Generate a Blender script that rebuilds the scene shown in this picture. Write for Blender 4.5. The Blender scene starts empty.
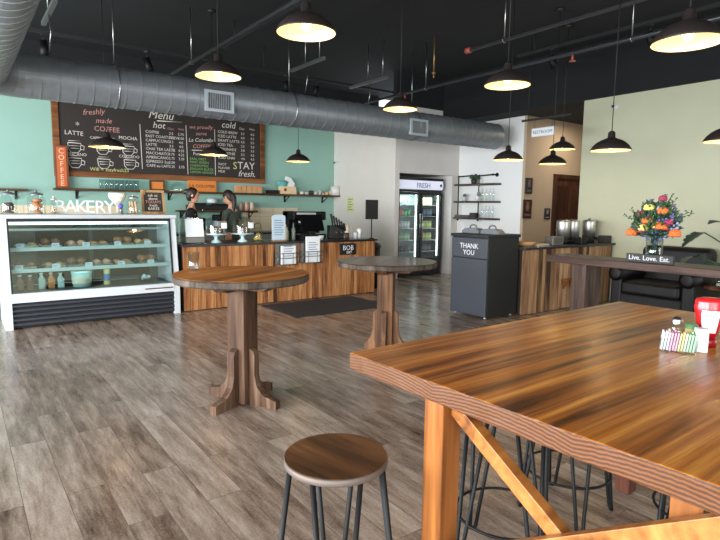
import bpy, bmesh, math, random
from mathutils import Vector, Matrix, Euler
random.seed(7)
PI = math.pi
sc = bpy.context.scene
COL = sc.collection
R = math.radians

# ------------------------------------------------------------------ camera
cam_d = bpy.data.cameras.new('camera'); cam = bpy.data.objects.new('camera', cam_d); COL.objects.link(cam)
yaw, pitch, roll = 0.635797, 0.114727, -0.012665
fw = Vector((math.sin(yaw)*math.cos(pitch), math.cos(yaw)*math.cos(pitch), -math.sin(pitch)))
rt = Vector((math.cos(yaw), -math.sin(yaw), 0)); dn = fw.cross(rt)
r2 = rt*math.cos(roll) + dn*math.sin(roll); d2 = dn*math.cos(roll) - rt*math.sin(roll)
cam.matrix_world = Matrix(((r2.x, -d2.x, -fw.x, 0), (r2.y, -d2.y, -fw.y, 0), (r2.z, -d2.z, -fw.z, 1.42), (0, 0, 0, 1)))
cam_d.sensor_width = 36; cam_d.lens = 546.99/720*36; cam_d.clip_start = 0.05
sc.camera = cam
# ------------------------------------------------------------------ daylight, exposure
w = bpy.data.worlds.new('daylight'); sc.world = w; w.use_nodes = True
bg = w.node_tree.nodes['Background']; bg.inputs[0].default_value = (0.80, 0.90, 1.0, 1); bg.inputs[1].default_value = 1.2
sc.view_settings.view_transform = 'Standard'; sc.view_settings.look = 'None'
sc.view_settings.gamma = 1; sc.view_settings.use_curve_mapping = False
sc.view_settings.exposure = 0.5
sc.cycles.transparent_max_bounces = 40
def area(name, loc, rot, sx, sy, power, col, spread=PI):
    l = bpy.data.lights.new(name, 'AREA'); l.shape = 'RECTANGLE'; l.size = sx; l.size_y = sy
    l.energy = power; l.color = col; l.spread = spread
    o = bpy.data.objects.new(name, l); o.location = loc; o.rotation_euler = rot; COL.objects.link(o); return o
DAY = (0.92, 0.96, 1.0)
WINY = [(-1.9, 0.3), (0.7, 2.9), (3.3, 5.5), (5.9, 8.1)]
for y0, y1 in WINY:
    area('window_daylight', (-4.96, (y0+y1)/2, 1.6), (0, R(-90), 0), 2.5, y1-y0, 320, DAY)
WINX = [(-4.4, -2.2), (-1.8, .3), (6.1, 8.0)]  # unseen windows behind the camera, for fill, spaced clear of display glass reflections
for x0, x1 in WINX:
    area('window_daylight', ((x0+x1)/2, -2.86, 1.6), (R(90), 0, 0), x1-x0, 2.5, 120, DAY)

# ------------------------------------------------------------------ materials
def lin(c):
    f = lambda v: v/12.92 if v <= .04045 else ((v+.055)/1.055)**2.4
    return (f(c[0]/255), f(c[1]/255), f(c[2]/255), 1)
MATS = {}
def newmat(name):
    m = bpy.data.materials.new(name); m.use_nodes = True
    return m, m.node_tree.nodes, m.node_tree.links, m.node_tree.nodes['Principled BSDF']
def plain(name, c, rough=.5, metal=0, emit=None, es=0, coat=0, noise=0, nscale=20, bump=0):
    if name in MATS: return MATS[name]
    m, N, L, b = newmat(name)
    b.inputs['Base Color'].default_value = lin(c); b.inputs['Roughness'].default_value = rough
    b.inputs['Metallic'].default_value = metal; b.inputs['Coat Weight'].default_value = coat
    if emit: b.inputs['Emission Color'].default_value = lin(emit); b.inputs['Emission Strength'].default_value = es
    if noise or bump:
        tc = N.new('ShaderNodeTexCoord'); nz = N.new('ShaderNodeTexNoise'); nz.inputs['Scale'].default_value = nscale; nz.inputs['Detail'].default_value = 5
        L.new(tc.outputs['Object'], nz.inputs['Vector'])
        if noise:
            mx = N.new('ShaderNodeMix'); mx.data_type = 'RGBA'
            mx.inputs[6].default_value = lin([max(0, v*(1-noise)) for v in c]); mx.inputs[7].default_value = lin([min(255, v*(1+noise)) for v in c])
            L.new(nz.outputs['Fac'], mx.inputs[0]); L.new(mx.outputs[2], b.inputs['Base Color'])
        if bump:
            bp = N.new('ShaderNodeBump'); bp.inputs['Strength'].default_value = bump; bp.inputs['Distance'].default_value = .01
            L.new(nz.outputs['Fac'], bp.inputs['Height']); L.new(bp.outputs[0], b.inputs['Normal'])
    MATS[name] = m; return m
def wood(name, stops, grain=(0, 0, 1), scale=6, stretch=14, rough=.55, coat=0, island=.35, knots=0, bump=.25, endgrain=None, spec=.22, rbump=0):
    """procedural timber; grain = axis of the fibres, stops = colours dark..light"""
    if name in MATS: return MATS[name]
    m, N, L, b = newmat(name)
    tc = N.new('ShaderNodeTexCoord'); geo = N.new('ShaderNodeNewGeometry')
    ms = N.new('ShaderNodeVectorMath'); ms.operation = 'SCALE'; ms.inputs[0].default_value = (37, 91, 53)
    L.new(geo.outputs['Random Per Island'], ms.inputs['Scale'])
    mp = N.new('ShaderNodeMapping'); mp.inputs['Scale'].default_value = [scale/stretch if g else scale for g in grain]
    L.new(tc.outputs['Object'], mp.inputs['Vector'])
    ad = N.new('ShaderNodeVectorMath'); ad.operation = 'ADD'; L.new(mp.outputs[0], ad.inputs[0]); L.new(ms.outputs[0], ad.inputs[1])
    n1 = N.new('ShaderNodeTexNoise'); n1.inputs['Scale'].default_value = 1.0; n1.inputs['Detail'].default_value = 8; n1.inputs['Roughness'].default_value = .62; n1.inputs['Distortion'].default_value = .6
    L.new(ad.outputs[0], n1.inputs['Vector'])
    n2 = N.new('ShaderNodeTexNoise'); n2.inputs['Scale'].default_value = 5; n2.inputs['Detail'].default_value = 4
    L.new(ad.outputs[0], n2.inputs['Vector'])
    mxn = N.new('ShaderNodeMath'); mxn.operation = 'MULTIPLY_ADD'; mxn.inputs[1].default_value = .45; L.new(n2.outputs['Fac'], mxn.inputs[0])
    sb = N.new('ShaderNodeMath'); sb.operation = 'MULTIPLY_ADD'; sb.inputs[1].default_value = 1.7; sb.inputs[2].default_value = -.58
    L.new(n1.outputs['Fac'], sb.inputs[0]); L.new(sb.outputs[0], mxn.inputs[2])
    isl = N.new('ShaderNodeMath'); isl.operation = 'MULTIPLY_ADD'; isl.inputs[1].default_value = island; isl.inputs[2].default_value = -island/2
    L.new(geo.outputs['Random Per Island'], isl.inputs[0])
    tot = N.new('ShaderNodeMath'); tot.operation = 'ADD'; L.new(mxn.outputs[0], tot.inputs[0]); L.new(isl.outputs[0], tot.inputs[1])
    cr = N.new('ShaderNodeValToRGB'); el = cr.color_ramp.elements
    n = len(stops)
    for i, s in enumerate(stops):
        p = .22 + .56*i/(n-1)
        e = el[i] if i < 2 else el.new(p)
        e.position = p; e.color = lin(s)
    for i, s in enumerate(stops):
        pass
    L.new(tot.outputs[0], cr.inputs['Fac'])
    colout = cr.outputs['Color']
    if knots:
        mk = N.new('ShaderNodeMapping'); mk.inputs['Scale'].default_value = [knots*(.45 if g else 1.0) for g in grain]
        L.new(tc.outputs['Object'], mk.inputs['Vector'])
        v = N.new('ShaderNodeTexVoronoi'); v.inputs['Scale'].default_value = 1; L.new(mk.outputs[0], v.inputs['Vector'])
        kr = N.new('ShaderNodeMapRange'); kr.inputs[1].default_value = .05; kr.inputs[2].default_value = .11; kr.inputs[3].default_value = .75; kr.inputs[4].default_value = 0
        L.new(v.outputs['Distance'], kr.inputs[0])
        mk2 = N.new('ShaderNodeMix'); mk2.data_type = 'RGBA'; mk2.inputs[7].default_value = lin([v_*.45 for v_ in stops[0]])
        L.new(kr.outputs[0], mk2.inputs[0]); L.new(colout, mk2.inputs[6]); colout = mk2.outputs[2]
    if endgrain:
        wv = N.new('ShaderNodeTexWave'); wv.wave_type = 'RINGS'; wv.rings_direction = 'X'; wv.inputs['Scale'].default_value = 34
        wv.inputs['Distortion'].default_value = 2.0; wv.inputs['Detail'].default_value = 2; wv.inputs['Detail Scale'].default_value = 1.5
        mm = N.new('ShaderNodeMapping'); mm.inputs['Location'].default_value = (0, 0, .12)
        # rings repeat board by board (boards 0.3 m wide)
        sx = N.new('ShaderNodeSeparateXYZ'); L.new(tc.outputs['Object'], sx.inputs[0])
        md = N.new('ShaderNodeMath'); md.operation = 'PINGPONG'; md.inputs[1].default_value = .21; L.new(sx.outputs['Y'], md.inputs[0])
        cx = N.new('ShaderNodeCombineXYZ'); L.new(md.outputs[0], cx.inputs['Y']); L.new(sx.outputs['Z'], cx.inputs['Z'])
        L.new(cx.outputs[0], mm.inputs['Vector']); L.new(mm.outputs[0], wv.inputs['Vector'])
        er = N.new('ShaderNodeMix'); er.data_type = 'RGBA'; er.inputs[6].default_value = lin(endgrain[0]); er.inputs[7].default_value = lin(endgrain[1])
        L.new(wv.outputs['Fac'], er.inputs[0])
        sn = N.new('ShaderNodeSeparateXYZ'); L.new(tc.outputs['Normal'], sn.inputs[0])
        ab = N.new('ShaderNodeMath'); ab.operation = 'ABSOLUTE'; L.new(sn.outputs['X'], ab.inputs[0])
        gt = N.new('ShaderNodeMath'); gt.operation = 'GREATER_THAN'; gt.inputs[1].default_value = .7; L.new(ab.outputs[0], gt.inputs[0])
        em = N.new('ShaderNodeMix'); em.data_type = 'RGBA'; L.new(gt.outputs[0], em.inputs[0]); L.new(colout, em.inputs[6]); L.new(er.outputs[2], em.inputs[7]); colout = em.outputs[2]
    L.new(colout, b.inputs['Base Color'])
    b.inputs['Roughness'].default_value = rough; b.inputs['Coat Weight'].default_value = coat; b.inputs['Coat Roughness'].default_value = .12
    b.inputs['Specular IOR Level'].default_value = spec
    bp = N.new('ShaderNodeBump'); bp.inputs['Strength'].default_value = bump; bp.inputs['Distance'].default_value = .004
    L.new(mxn.outputs[0], bp.inputs['Height']); L.new(bp.outputs[0], b.inputs['Normal'])
    if coat and rbump:
        b2 = N.new('ShaderNodeBump'); b2.inputs['Strength'].default_value = rbump; b2.inputs['Distance'].default_value = .004
        L.new(n1.outputs['Fac'], b2.inputs['Height']); L.new(b2.outputs[0], b.inputs['Coat Normal'])
    MATS[name] = m; return m
def pane(name, tint=(255, 255, 255), ior=1.45, extra=0.0):
    if name in MATS: return MATS[name]
    m = bpy.data.materials.new(name); m.use_nodes = True; N = m.node_tree.nodes; L = m.node_tree.links; N.clear()
    out = N.new('ShaderNodeOutputMaterial'); t = N.new('ShaderNodeBsdfTransparent'); t.inputs[0].default_value = lin(tint)
    g = N.new('ShaderNodeBsdfGlossy'); g.inputs['Roughness'].default_value = .02
    ge = N.new('ShaderNodeNewGeometry'); dt = N.new('ShaderNodeVectorMath'); dt.operation = 'DOT_PRODUCT'; L.new(ge.outputs['Normal'], dt.inputs[0]); L.new(ge.outputs['Incoming'], dt.inputs[1])
    ab = N.new('ShaderNodeMath'); ab.operation = 'ABSOLUTE'; L.new(dt.outputs['Value'], ab.inputs[0])
    om = N.new('ShaderNodeMath'); om.operation = 'SUBTRACT'; om.inputs[0].default_value = 1; L.new(ab.outputs[0], om.inputs[1])
    pw = N.new('ShaderNodeMath'); pw.operation = 'POWER'; pw.inputs[1].default_value = 5; L.new(om.outputs[0], pw.inputs[0])
    f0 = ((ior-1)/(ior+1))**2 + extra
    fr = N.new('ShaderNodeMath'); fr.operation = 'MULTIPLY_ADD'; fr.inputs[1].default_value = 1-f0; fr.inputs[2].default_value = f0; fr.use_clamp = True; L.new(pw.outputs[0], fr.inputs[0])
    mx = N.new('ShaderNodeMixShader'); L.new(fr.outputs[0], mx.inputs[0])
    L.new(t.outputs[0], mx.inputs[1]); L.new(g.outputs[0], mx.inputs[2]); L.new(mx.outputs[0], out.inputs[0])
    MATS[name] = m; return m
def floor_mat():
    m, N, L, b = newmat('weathered grey brown vinyl planks')
    tc = N.new('ShaderNodeTexCoord'); mp = N.new('ShaderNodeMapping'); mp.inputs['Rotation'].default_value = (0, 0, R(90))
    L.new(tc.outputs['Object'], mp.inputs['Vector'])
    br = N.new('ShaderNodeTexBrick'); br.offset = .37; br.inputs['Scale'].default_value = 1; br.inputs['Brick Width'].default_value = 1.22; br.inputs['Row Height'].default_value = .18
    br.inputs['Mortar Size'].default_value = .0016; br.inputs['Mortar Smooth'].default_value = .1; br.inputs['Bias'].default_value = 0
    br.inputs['Color1'].default_value = (0, 0, 0, 1); br.inputs['Color2'].default_value = (1, 1, 1, 1); br.inputs['Mortar'].default_value = (.5, .5, .5, 1)
    L.new(mp.outputs[0], br.inputs['Vector'])
    bw = N.new('ShaderNodeSeparateColor'); L.new(br.outputs['Color'], bw.inputs[0])
    off = N.new('ShaderNodeVectorMath'); off.operation = 'MULTIPLY'; off.inputs[1].default_value = (13, 29, 7); L.new(br.outputs['Color'], off.inputs[0])
    m2 = N.new('ShaderNodeMapping'); m2.inputs['Scale'].default_value = (9, 1.3, 1); L.new(tc.outputs['Object'], m2.inputs['Vector'])
    ad = N.new('ShaderNodeVectorMath'); ad.operation = 'ADD'; L.new(m2.outputs[0], ad.inputs[0]); L.new(off.outputs[0], ad.inputs[1])
    n1 = N.new('ShaderNodeTexNoise'); n1.inputs['Scale'].default_value = 1.6; n1.inputs['Detail'].default_value = 9; n1.inputs['Roughness'].default_value = .72; L.new(ad.outputs[0], n1.inputs['Vector'])
    m3 = N.new('ShaderNodeMapping'); m3.inputs['Scale'].default_value = (60, 45, 1); L.new(tc.outputs['Object'], m3.inputs['Vector'])
    n2 = N.new('ShaderNodeTexNoise'); n2.inputs['Scale'].default_value = 1.5; n2.inputs['Detail'].default_value = 6; n2.inputs['Roughness'].default_value = .7; L.new(m3.outputs[0], n2.inputs['Vector'])
    s1 = N.new('ShaderNodeMath'); s1.operation = 'MULTIPLY_ADD'; s1.inputs[1].default_value = 1.25; s1.inputs[2].default_value = -.375; L.new(n1.outputs['Fac'], s1.inputs[0])
    s2 = N.new('ShaderNodeMath'); s2.operation = 'MULTIPLY_ADD'; s2.inputs[1].default_value = .42; L.new(n2.outputs['Fac'], s2.inputs[0]); L.new(s1.outputs[0], s2.inputs[2])
    s3 = N.new('ShaderNodeMath'); s3.operation = 'MULTIPLY_ADD'; s3.inputs[1].default_value = .20; L.new(bw.outputs[0], s3.inputs[0]); L.new(s2.outputs[0], s3.inputs[2])
    cr = N.new('ShaderNodeValToRGB'); e = cr.color_ramp.elements
    e[0].position = .26; e[0].color = lin((74, 57, 47)); e[1].position = 1.0; e[1].color = lin((206, 194, 182))
    for p, c in ((.42, (110, 92, 79)), (.58, (142, 124, 110)), (.78, (172, 156, 143))):
        q = e.new(p); q.color = lin(c)
    L.new(s3.outputs[0], cr.inputs[0])
    mo = N.new('ShaderNodeMix'); mo.data_type = 'RGBA'; mo.inputs[7].default_value = lin((52, 42, 36))
    mf = N.new('ShaderNodeMath'); mf.operation = 'MULTIPLY'; mf.inputs[1].default_value = .6; L.new(br.outputs['Fac'], mf.inputs[0])
    L.new(mf.outputs[0], mo.inputs[0]); L.new(cr.outputs[0], mo.inputs[6]); L.new(mo.outputs[2], b.inputs['Base Color'])
    rr = N.new('ShaderNodeMapRange'); rr.inputs[3].default_value = .15; rr.inputs[4].default_value = .33; L.new(n1.outputs['Fac'], rr.inputs[0]); L.new(rr.outputs[0], b.inputs['Roughness'])
    bp = N.new('ShaderNodeBump'); bp.inputs['Strength'].default_value = .12; bp.inputs['Distance'].default_value = .003; L.new(s2.outputs[0], bp.inputs['Height']); L.new(bp.outputs[0], b.inputs['Normal'])
    b.inputs['Specular IOR Level'].default_value = .5
    return m
BLK = plain('black metal', (9, 9, 10), .55); BLK.node_tree.nodes['Principled BSDF'].inputs['Specular IOR Level'].default_value = .3; BLKM = plain('matte black', (20, 20, 22), .6)
STEEL = plain('brushed steel', (178, 178, 176), .28, 1); GALV = plain('galvanised steel', (134, 139, 144), .42, .5, noise=.1, nscale=9)
WHITE = plain('white enamel', (212, 217, 220), .35); PAPER = plain('white paper', (236, 238, 240), .8)
GLASS = pane('clear glass', (246, 250, 250), 1.45, .03); GLASSJ = pane('jar glass', (247, 251, 251), 1.5, .05); CASEGL = pane('display glass', (240, 248, 248), 1.5, .12)
TEAL = plain('teal wall paint', (144, 182, 168), .7, noise=.02, nscale=3); WALLW = plain('warm white wall paint', (214, 208, 199), .75, noise=.02, nscale=4)
SHADEDW = plain('shaded white wall paint', (206, 202, 196), .75, noise=.02, nscale=4); BEIGE = plain('tan corridor paint', (178, 158, 136), .75, noise=.02, nscale=4)  # fridge wall: white paint with shade mixed into its colour
GREEN = plain('sage wall paint', (180, 180, 154), .75, noise=.025, nscale=3); BLACKC = plain('black ceiling paint', (17, 18, 21), .9)
CHALK = plain('chalk white', (214, 206, 196), .9); CHALKP = plain('chalk pink', (196, 140, 128), .9); CHALKG = plain('chalk green', (120, 168, 96), .9); CHALKY = plain('chalk yellow', (196, 196, 120), .9)
BOARD = plain('black slate', (46, 40, 37), .75, noise=.12, nscale=2.5)
DKWOOD = wood('dark shelf timber', [(52, 34, 22), (84, 56, 36), (110, 76, 50)], (1, 0, 0), 8)
FRAMEW = wood('brown frame timber', [(84, 50, 28), (122, 76, 44), (150, 98, 60)], (1, 0, 0), 7)
PLANK = wood('reclaimed wall planks', [(76, 46, 28), (144, 92, 54), (176, 120, 74), (200, 148, 100)], (0, 0, 1), 8, 12, .6, 0, .2, 2.4)
GREYPLANK = wood('weathered counter planks', [(62, 44, 32), (120, 88, 62), (150, 114, 82), (176, 140, 104)], (0, 0, 1), 7, 12, .65, 0, .42, 2.2)
TTOP = wood('varnished round table top', [(116, 62, 18), (184, 112, 40), (214, 148, 70)], (1, 0, 0), 6, 12, .5, 0, .2, 2, spec=.25)
RIM = wood('grey worn table rim', [(52, 44, 37), (84, 73, 64), (108, 96, 86)], (0, 0, 1), 9, 3, .7, 0, .2)
POST = wood('old barn timber', [(34, 22, 16), (64, 44, 31), (86, 62, 46), (116, 90, 71)], (0, 0, 1), 9, 16, .65, 0, .3, 3)
T2TOP = wood('brown worn table top', [(62, 42, 32), (98, 72, 56), (124, 98, 80)], (1, 0, 0), 6, 12, .35, .1, .2, spec=.35)
P2 = wood('orange barn timber', [(42, 27, 18), (80, 54, 36), (114, 78, 52), (142, 104, 74)], (0, 0, 1), 8, 14, .6, 0, .3, 3)
BIGTOP = wood('varnished pine table top', [(66, 30, 6), (142, 76, 18), (186, 108, 30), (216, 148, 62)], (1, 0, 0), 14, 26, .4, .35, .22, 1.6, .35, ((64, 36, 18), (112, 70, 40)), rbump=.9, spec=.15)
PINE = wood('warm pine timber', [(58, 29, 11), (122, 70, 28), (152, 94, 44)], (0, 0, 1), 7, 18, .45, .2, .3, 2.5)
SEATW = wood('walnut stool seat', [(52, 31, 18), (102, 66, 38), (134, 92, 56)], (0, 1, 0), 9, 12, .4, .3, .4)
BARW = wood('purple brown bar timber', [(36, 23, 19), (64, 43, 35), (86, 61, 50)], (0, 1, 0), 8, 14, .5, .15, .25)
BARL = wood('bar leg timber', [(36, 27, 24), (74, 58, 50), (98, 80, 70)], (0, 0, 1), 9, 14, .65, 0, .3)
SIGNW = wood('pale sign frame', [(120, 90, 60), (160, 124, 84), (186, 150, 108)], (0, 0, 1), 8)
LEATHER = plain('black leather', (13, 10, 10), .5, bump=.12, nscale=60); LEATHER.node_tree.nodes['Principled BSDF'].inputs['Specular IOR Level'].default_value = .3
ORANGE = plain('orange sign', (224, 132, 56), .6); ORANGED = plain('orange red sign', (196, 96, 52), .6)
LEAF = plain('leaf green', (44, 76, 44), .45, noise=.3, nscale=8); LEAFD = plain('dark leaf green', (34, 54, 38), .4, noise=.3, nscale=8)
DARKSTONE = plain('dark stone top', (46, 44, 44), .25, noise=.2, nscale=60)
SKIN = plain('skin', (214, 160, 134), .55); HAIRB = plain('dark brown hair', (40, 27, 23), .5); BLACKF = plain('black cotton', (28, 28, 30), .9)
GREENF = plain('dark green cotton', (70, 80, 72), .9); DENIM = plain('dark trousers', (40, 44, 56), .9)

# ------------------------------------------------------------------ mesh helpers
class MB:
    def __init__(s): s.b = bmesh.new()
    def _mx(s, geom, M=None, mi=0, smooth=False):
        vs = [g for g in geom if isinstance(g, bmesh.types.BMVert)]
        if M is not None: bmesh.ops.transform(s.b, matrix=M, verts=vs)
        fs = set()
        for v in vs: fs.update(v.link_faces)
        for f in fs: f.material_index = mi; f.smooth = smooth
        return vs
    def box(s, x0, x1, y0, y1, z0, z1, bev=0, mi=0, M=None, seg=2):
        r = bmesh.ops.create_cube(s.b, size=1)
        vs = r['verts']
        bmesh.ops.transform(s.b, matrix=Matrix.Translation(((x0+x1)/2, (y0+y1)/2, (z0+z1)/2)) @ Matrix.Diagonal((abs(x1-x0), abs(y1-y0), abs(z1-z0), 1)), verts=vs)
        if bev:
            es = list({e for v in vs for e in v.link_edges})
            rr = bmesh.ops.bevel(s.b, geom=es, offset=bev, segments=seg, affect='EDGES', profile=.5)
            vs = list({v for f in rr['faces'] for v in f.verts} | {v for v in vs if v.is_valid})
        s._mx(vs, M, mi, False); return s
    def lathe(s, prof, c=(0, 0, 0), n=32, mi=0, smooth=True, M=None, sx=1, sy=1):
        rings = []; vs = []
        for r, z in prof:
            if r < 1e-6: ring = [s.b.verts.new((c[0], c[1], c[2]+z))]
            else: ring = [s.b.verts.new((c[0]+sx*r*math.cos(2*PI*k/n), c[1]+sy*r*math.sin(2*PI*k/n), c[2]+z)) for k in range(n)]
            rings.append(ring); vs += ring
        for a, b in zip(rings, rings[1:]):
            for k in range(n):
                k2 = (k+1) % n
                try:
                    if len(a) == 1 and len(b) == 1: continue
                    if len(a) == 1: s.b.faces.new((a[0], b[k2], b[k]))
                    elif len(b) == 1: s.b.faces.new((a[k], a[k2], b[0]))
                    else: s.b.faces.new((a[k], a[k2], b[k2], b[k]))
                except ValueError: pass
        s._mx(vs, M, mi, smooth); return s
    def cyl(s, p0, p1, r0, r1=None, n=16, mi=0, smooth=True, caps=True):
        return s.tube([p0, p1], [r0, r0 if r1 is None else r1], n, mi, smooth, caps)
    def tube(s, pts, rad, n=10, mi=0, smooth=True, caps=True, closed=False):
        pts = [Vector(p) for p in pts]; m = len(pts)
        if not isinstance(rad, (list, tuple)): rad = [rad]*m
        rings = []; up = None; vs = []
        for i, p in enumerate(pts):
            if closed: t = pts[(i+1) % m]-pts[i-1]
            else: t = pts[min(i+1, m-1)]-pts[max(i-1, 0)]
            t.normalize()
            if up is None:
                up = Vector((0, 0, 1)) if abs(t.z) < .9 else Vector((1, 0, 0))
            u = (up - t*up.dot(t)); u.normalize(); up = u; v = t.cross(u)
            ring = [s.b.verts.new(p + (u*math.cos(2*PI*k/n) + v*math.sin(2*PI*k/n))*rad[i]) for k in range(n)]
            rings.append(ring); vs += ring
        prs = list(zip(rings, rings[1:])) + ([(rings[-1], rings[0])] if closed else [])
        for a, b in prs:
            for k in range(n): s.b.faces.new((a[k], a[(k+1) % n], b[(k+1) % n], b[k]))
        if caps and not closed:
            s.b.faces.new(rings[0][::-1]); s.b.faces.new(rings[-1])
        s._mx(vs, None, mi, smooth)
        return s
    def sph(s, c, r, mi=0, seg=16, M=None, sc_=(1, 1, 1)):
        g = bmesh.ops.create_uvsphere(s.b, u_segments=seg, v_segments=max(6, seg//2), radius=1)
        T = Matrix.Translation(c) @ Matrix.Diagonal((r*sc_[0], r*sc_[1], r*sc_[2], 1))
        s._mx(g['verts'], (M @ T) if M is not None else T, mi, True); return s
    def prism(s, poly, d0, d1, axis='y', mi=0, M=None, smooth=False):
        """polygon in the plane across `axis`, extruded d0..d1"""
        def P(a, b, d):
            return {'y': (a, d, b), 'x': (d, a, b), 'z': (a, b, d)}[axis]
        A = [s.b.verts.new(P(a, b, d0)) for a, b in poly]; B = [s.b.verts.new(P(a, b, d1)) for a, b in poly]
        n = len(poly)
        s.b.faces.new(A); s.b.faces.new(B[::-1])
        for k in range(n): s.b.faces.new((A[k], A[(k+1) % n], B[(k+1) % n], B[k]))
        s._mx(A+B, M, mi, smooth); return s
    def text(s, body, size, M, ext=.001, align='LEFT', mi=0, shear=0):
        cu = bpy.data.curves.new('t', 'FONT'); cu.body = body; cu.size = size; cu.extrude = ext; cu.align_x = align; cu.shear = shear; cu.resolution_u = 2
        o = bpy.data.objects.new('t', cu); COL.objects.link(o)
        dg = bpy.context.evaluated_depsgraph_get(); me = bpy.data.meshes.new_from_object(o.evaluated_get(dg))
        n0 = len(s.b.verts); s.b.from_mesh(me); s.b.verts.ensure_lookup_table()
        vs = s.b.verts[n0:]; s._mx(vs, M, mi, False)
        bpy.data.objects.remove(o); bpy.data.curves.remove(cu); bpy.data.meshes.remove(me); return s
    def build(s, name, mats, parent=None, label=None, loc=None, rz=0, kind=None):
        bmesh.ops.recalc_face_normals(s.b, faces=s.b.faces[:])
        me = bpy.data.meshes.new(name); s.b.to_mesh(me); s.b.free()
        for m in (mats if isinstance(mats, (list, tuple)) else [mats]): me.materials.append(m)
        o = bpy.data.objects.new(name, me); COL.objects.link(o)
        if parent is not None: o.parent = parent
        if loc is not None: o.location = loc
        if rz: o.rotation_euler = (0, 0, rz)
        if label: o['label'] = label
        if kind: o['kind'] = kind
        return o
def thing(name, label, cat, loc, rz=0, group=None):
    o = bpy.data.objects.new(name, None); o.empty_display_size = .1; COL.objects.link(o)
    o.location = loc; o.rotation_euler = (0, 0, rz); o['label'] = label; o['category'] = cat
    if group: o['group'] = group
    return o
def tag(o, label, cat, group=None, kind=None):
    o['label'] = label; o['category'] = cat
    if group: o['group'] = group
    if kind: o['kind'] = kind
    return o
def dup(root, label, loc, rz=None, group=None):
    r = root.copy(); COL.objects.link(r); r.location = loc; r['label'] = label
    if rz is not None: r.rotation_euler = (0, 0, rz)
    if group: r['group'] = group
    for ch in list(root.children):
        c = ch.copy(); COL.objects.link(c); c.parent = r
        for g in list(ch.children):
            d = g.copy(); COL.objects.link(d); d.parent = c
    return r
def struct(name, mb, mat): return mb.build(name, mat, kind='structure')
ORD = ['first', 'second', 'third', 'fourth', 'fifth', 'sixth', 'seventh', 'eighth', 'ninth', 'tenth', 'eleventh', 'twelfth']
def TM(x, y, z, rz=0, tilt=0):   # text plane: facing -Y, turned by rz about Z
    return Matrix.Translation((x, y, z)) @ Matrix.Rotation(rz, 4, 'Z') @ Matrix.Rotation(PI/2, 4, 'X') @ Matrix.Rotation(tilt, 4, 'Z')

# ------------------------------------------------------------------ the room
ZT = 3.16; ZC = 4.0
struct('floor', MB().box(-5.2, 12, -3.1, 10.6, -.1, 0), floor_mat())
struct('ceiling', MB().box(-5.2, 12, -3.1, 10.6, ZC, ZC+.1), BLACKC)
struct('wall_back', MB().box(-5.2, 6.95, 10.45, 10.6, 0, 3.4), TEAL)
struct('wall_alcove', MB().box(6.95, 7.06, 8.3, 10.6, 0, 3.4), WALLW)
mb = MB().box(7.06, 8.52, 8.3, 8.4, 2.10, 3.4).box(8.52, 8.72, 8.3, 9.4, 0, 3.4).box(7.06, 8.52, 9.3, 9.4, 0, 2.1).box(7.06, 8.52, 8.4, 9.3, 2.10, 2.2)
struct('wall_fridge', mb, SHADEDW)
struct('wall_shelf', MB().box(8.72, 8.86, 6.66, 8.3, 0, 3.16), plain('white wall paint', (226, 226, 224), .75))
mb = MB().box(8.72, 9.62, 6.6, 6.66, 0, 3.16).box(9.62, 10.72, 6.6, 6.66, 2.12, 3.16).box(10.72, 12, 6.6, 6.66, 0, 3.16)
struct('wall_corridor', mb, BEIGE)
struct('wall_corridor_end', MB().box(11.9, 12, 5.1, 6.66, 0, 3.16), BEIGE)
struct('wall_right', MB().box(8.25, 8.4, -3.1, 5.1, 0, ZT).box(8.25, 12, 5.1, 5.16, 0, ZT), GREEN)
struct('trim_soffit', MB().box(8.2, 12, -3.1, 8.4, ZT, ZC), BLACKC)
struct('trim_upper_wall', MB().box(-5.2, 8.2, 10.44, 10.6, 3.4, ZC).box(6.95, 8.72, 8.29, 8.4, 3.4, ZC), BLACKC)
# window walls (left and behind the camera)
mb = MB(); ys = [-3.1] + [v for p in WINY for v in p] + [10.6]
for i in range(0, len(ys), 2): mb.box(-5.2, -5.05, ys[i], ys[i+1], .3, 2.9)
mb.box(-5.2, -5.05, -3.1, 10.6, 0, .3).box(-5.2, -5.05, -3.1, 10.6, 2.9, 4.0); struct('wall_left', mb, GREEN)
mb = MB(); xs = [-5.2] + [v for p in WINX for v in p] + [8.3]
for i in range(0, len(xs), 2): mb.box(xs[i], xs[i+1], -3.1, -2.95, .3, 2.9)
mb.box(-5.2, 8.3, -3.1, -2.95, 0, .3).box(-5.2, 8.3, -3.1, -2.95, 2.9, 4.0); struct('wall_front', mb, GREEN)
wi = 0
for y0, y1 in WINY:
    wi += 1; f = struct('window_%d' % wi, MB().box(-5.16, -5.06, y0, y0+.06, .36, 2.84).box(-5.16, -5.06, y1-.06, y1, .36, 2.84).box(-5.16, -5.06, y0, y1, .3, .36).box(-5.16, -5.06, y0, y1, 2.84, 2.9), BLK)
    MB().box(-5.115, -5.105, y0+.06, y1-.06, .36, 2.84).build('pane', GLASS, f)
for x0, x1 in WINX:
    wi += 1; f = struct('window_%d' % wi, MB().box(x0, x0+.06, -3.06, -2.96, .36, 2.84).box(x1-.06, x1, -3.06, -2.96, .36, 2.84).box(x0, x1, -3.06, -2.96, .3, .36).box(x0, x1, -3.06, -2.96, 2.84, 2.9), BLK)
    MB().box(x0+.06, x1-.06, -3.015, -3.005, .36, 2.84).build('pane', GLASS, f)
struct('baseboard_right', MB().box(8.235, 8.25, -2.9, 4.4, 0, .1), BLKM)
struct('baseboard_shelf', MB().box(8.705, 8.72, 6.66, 8.3, 0, .1), WHITE)
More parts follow.
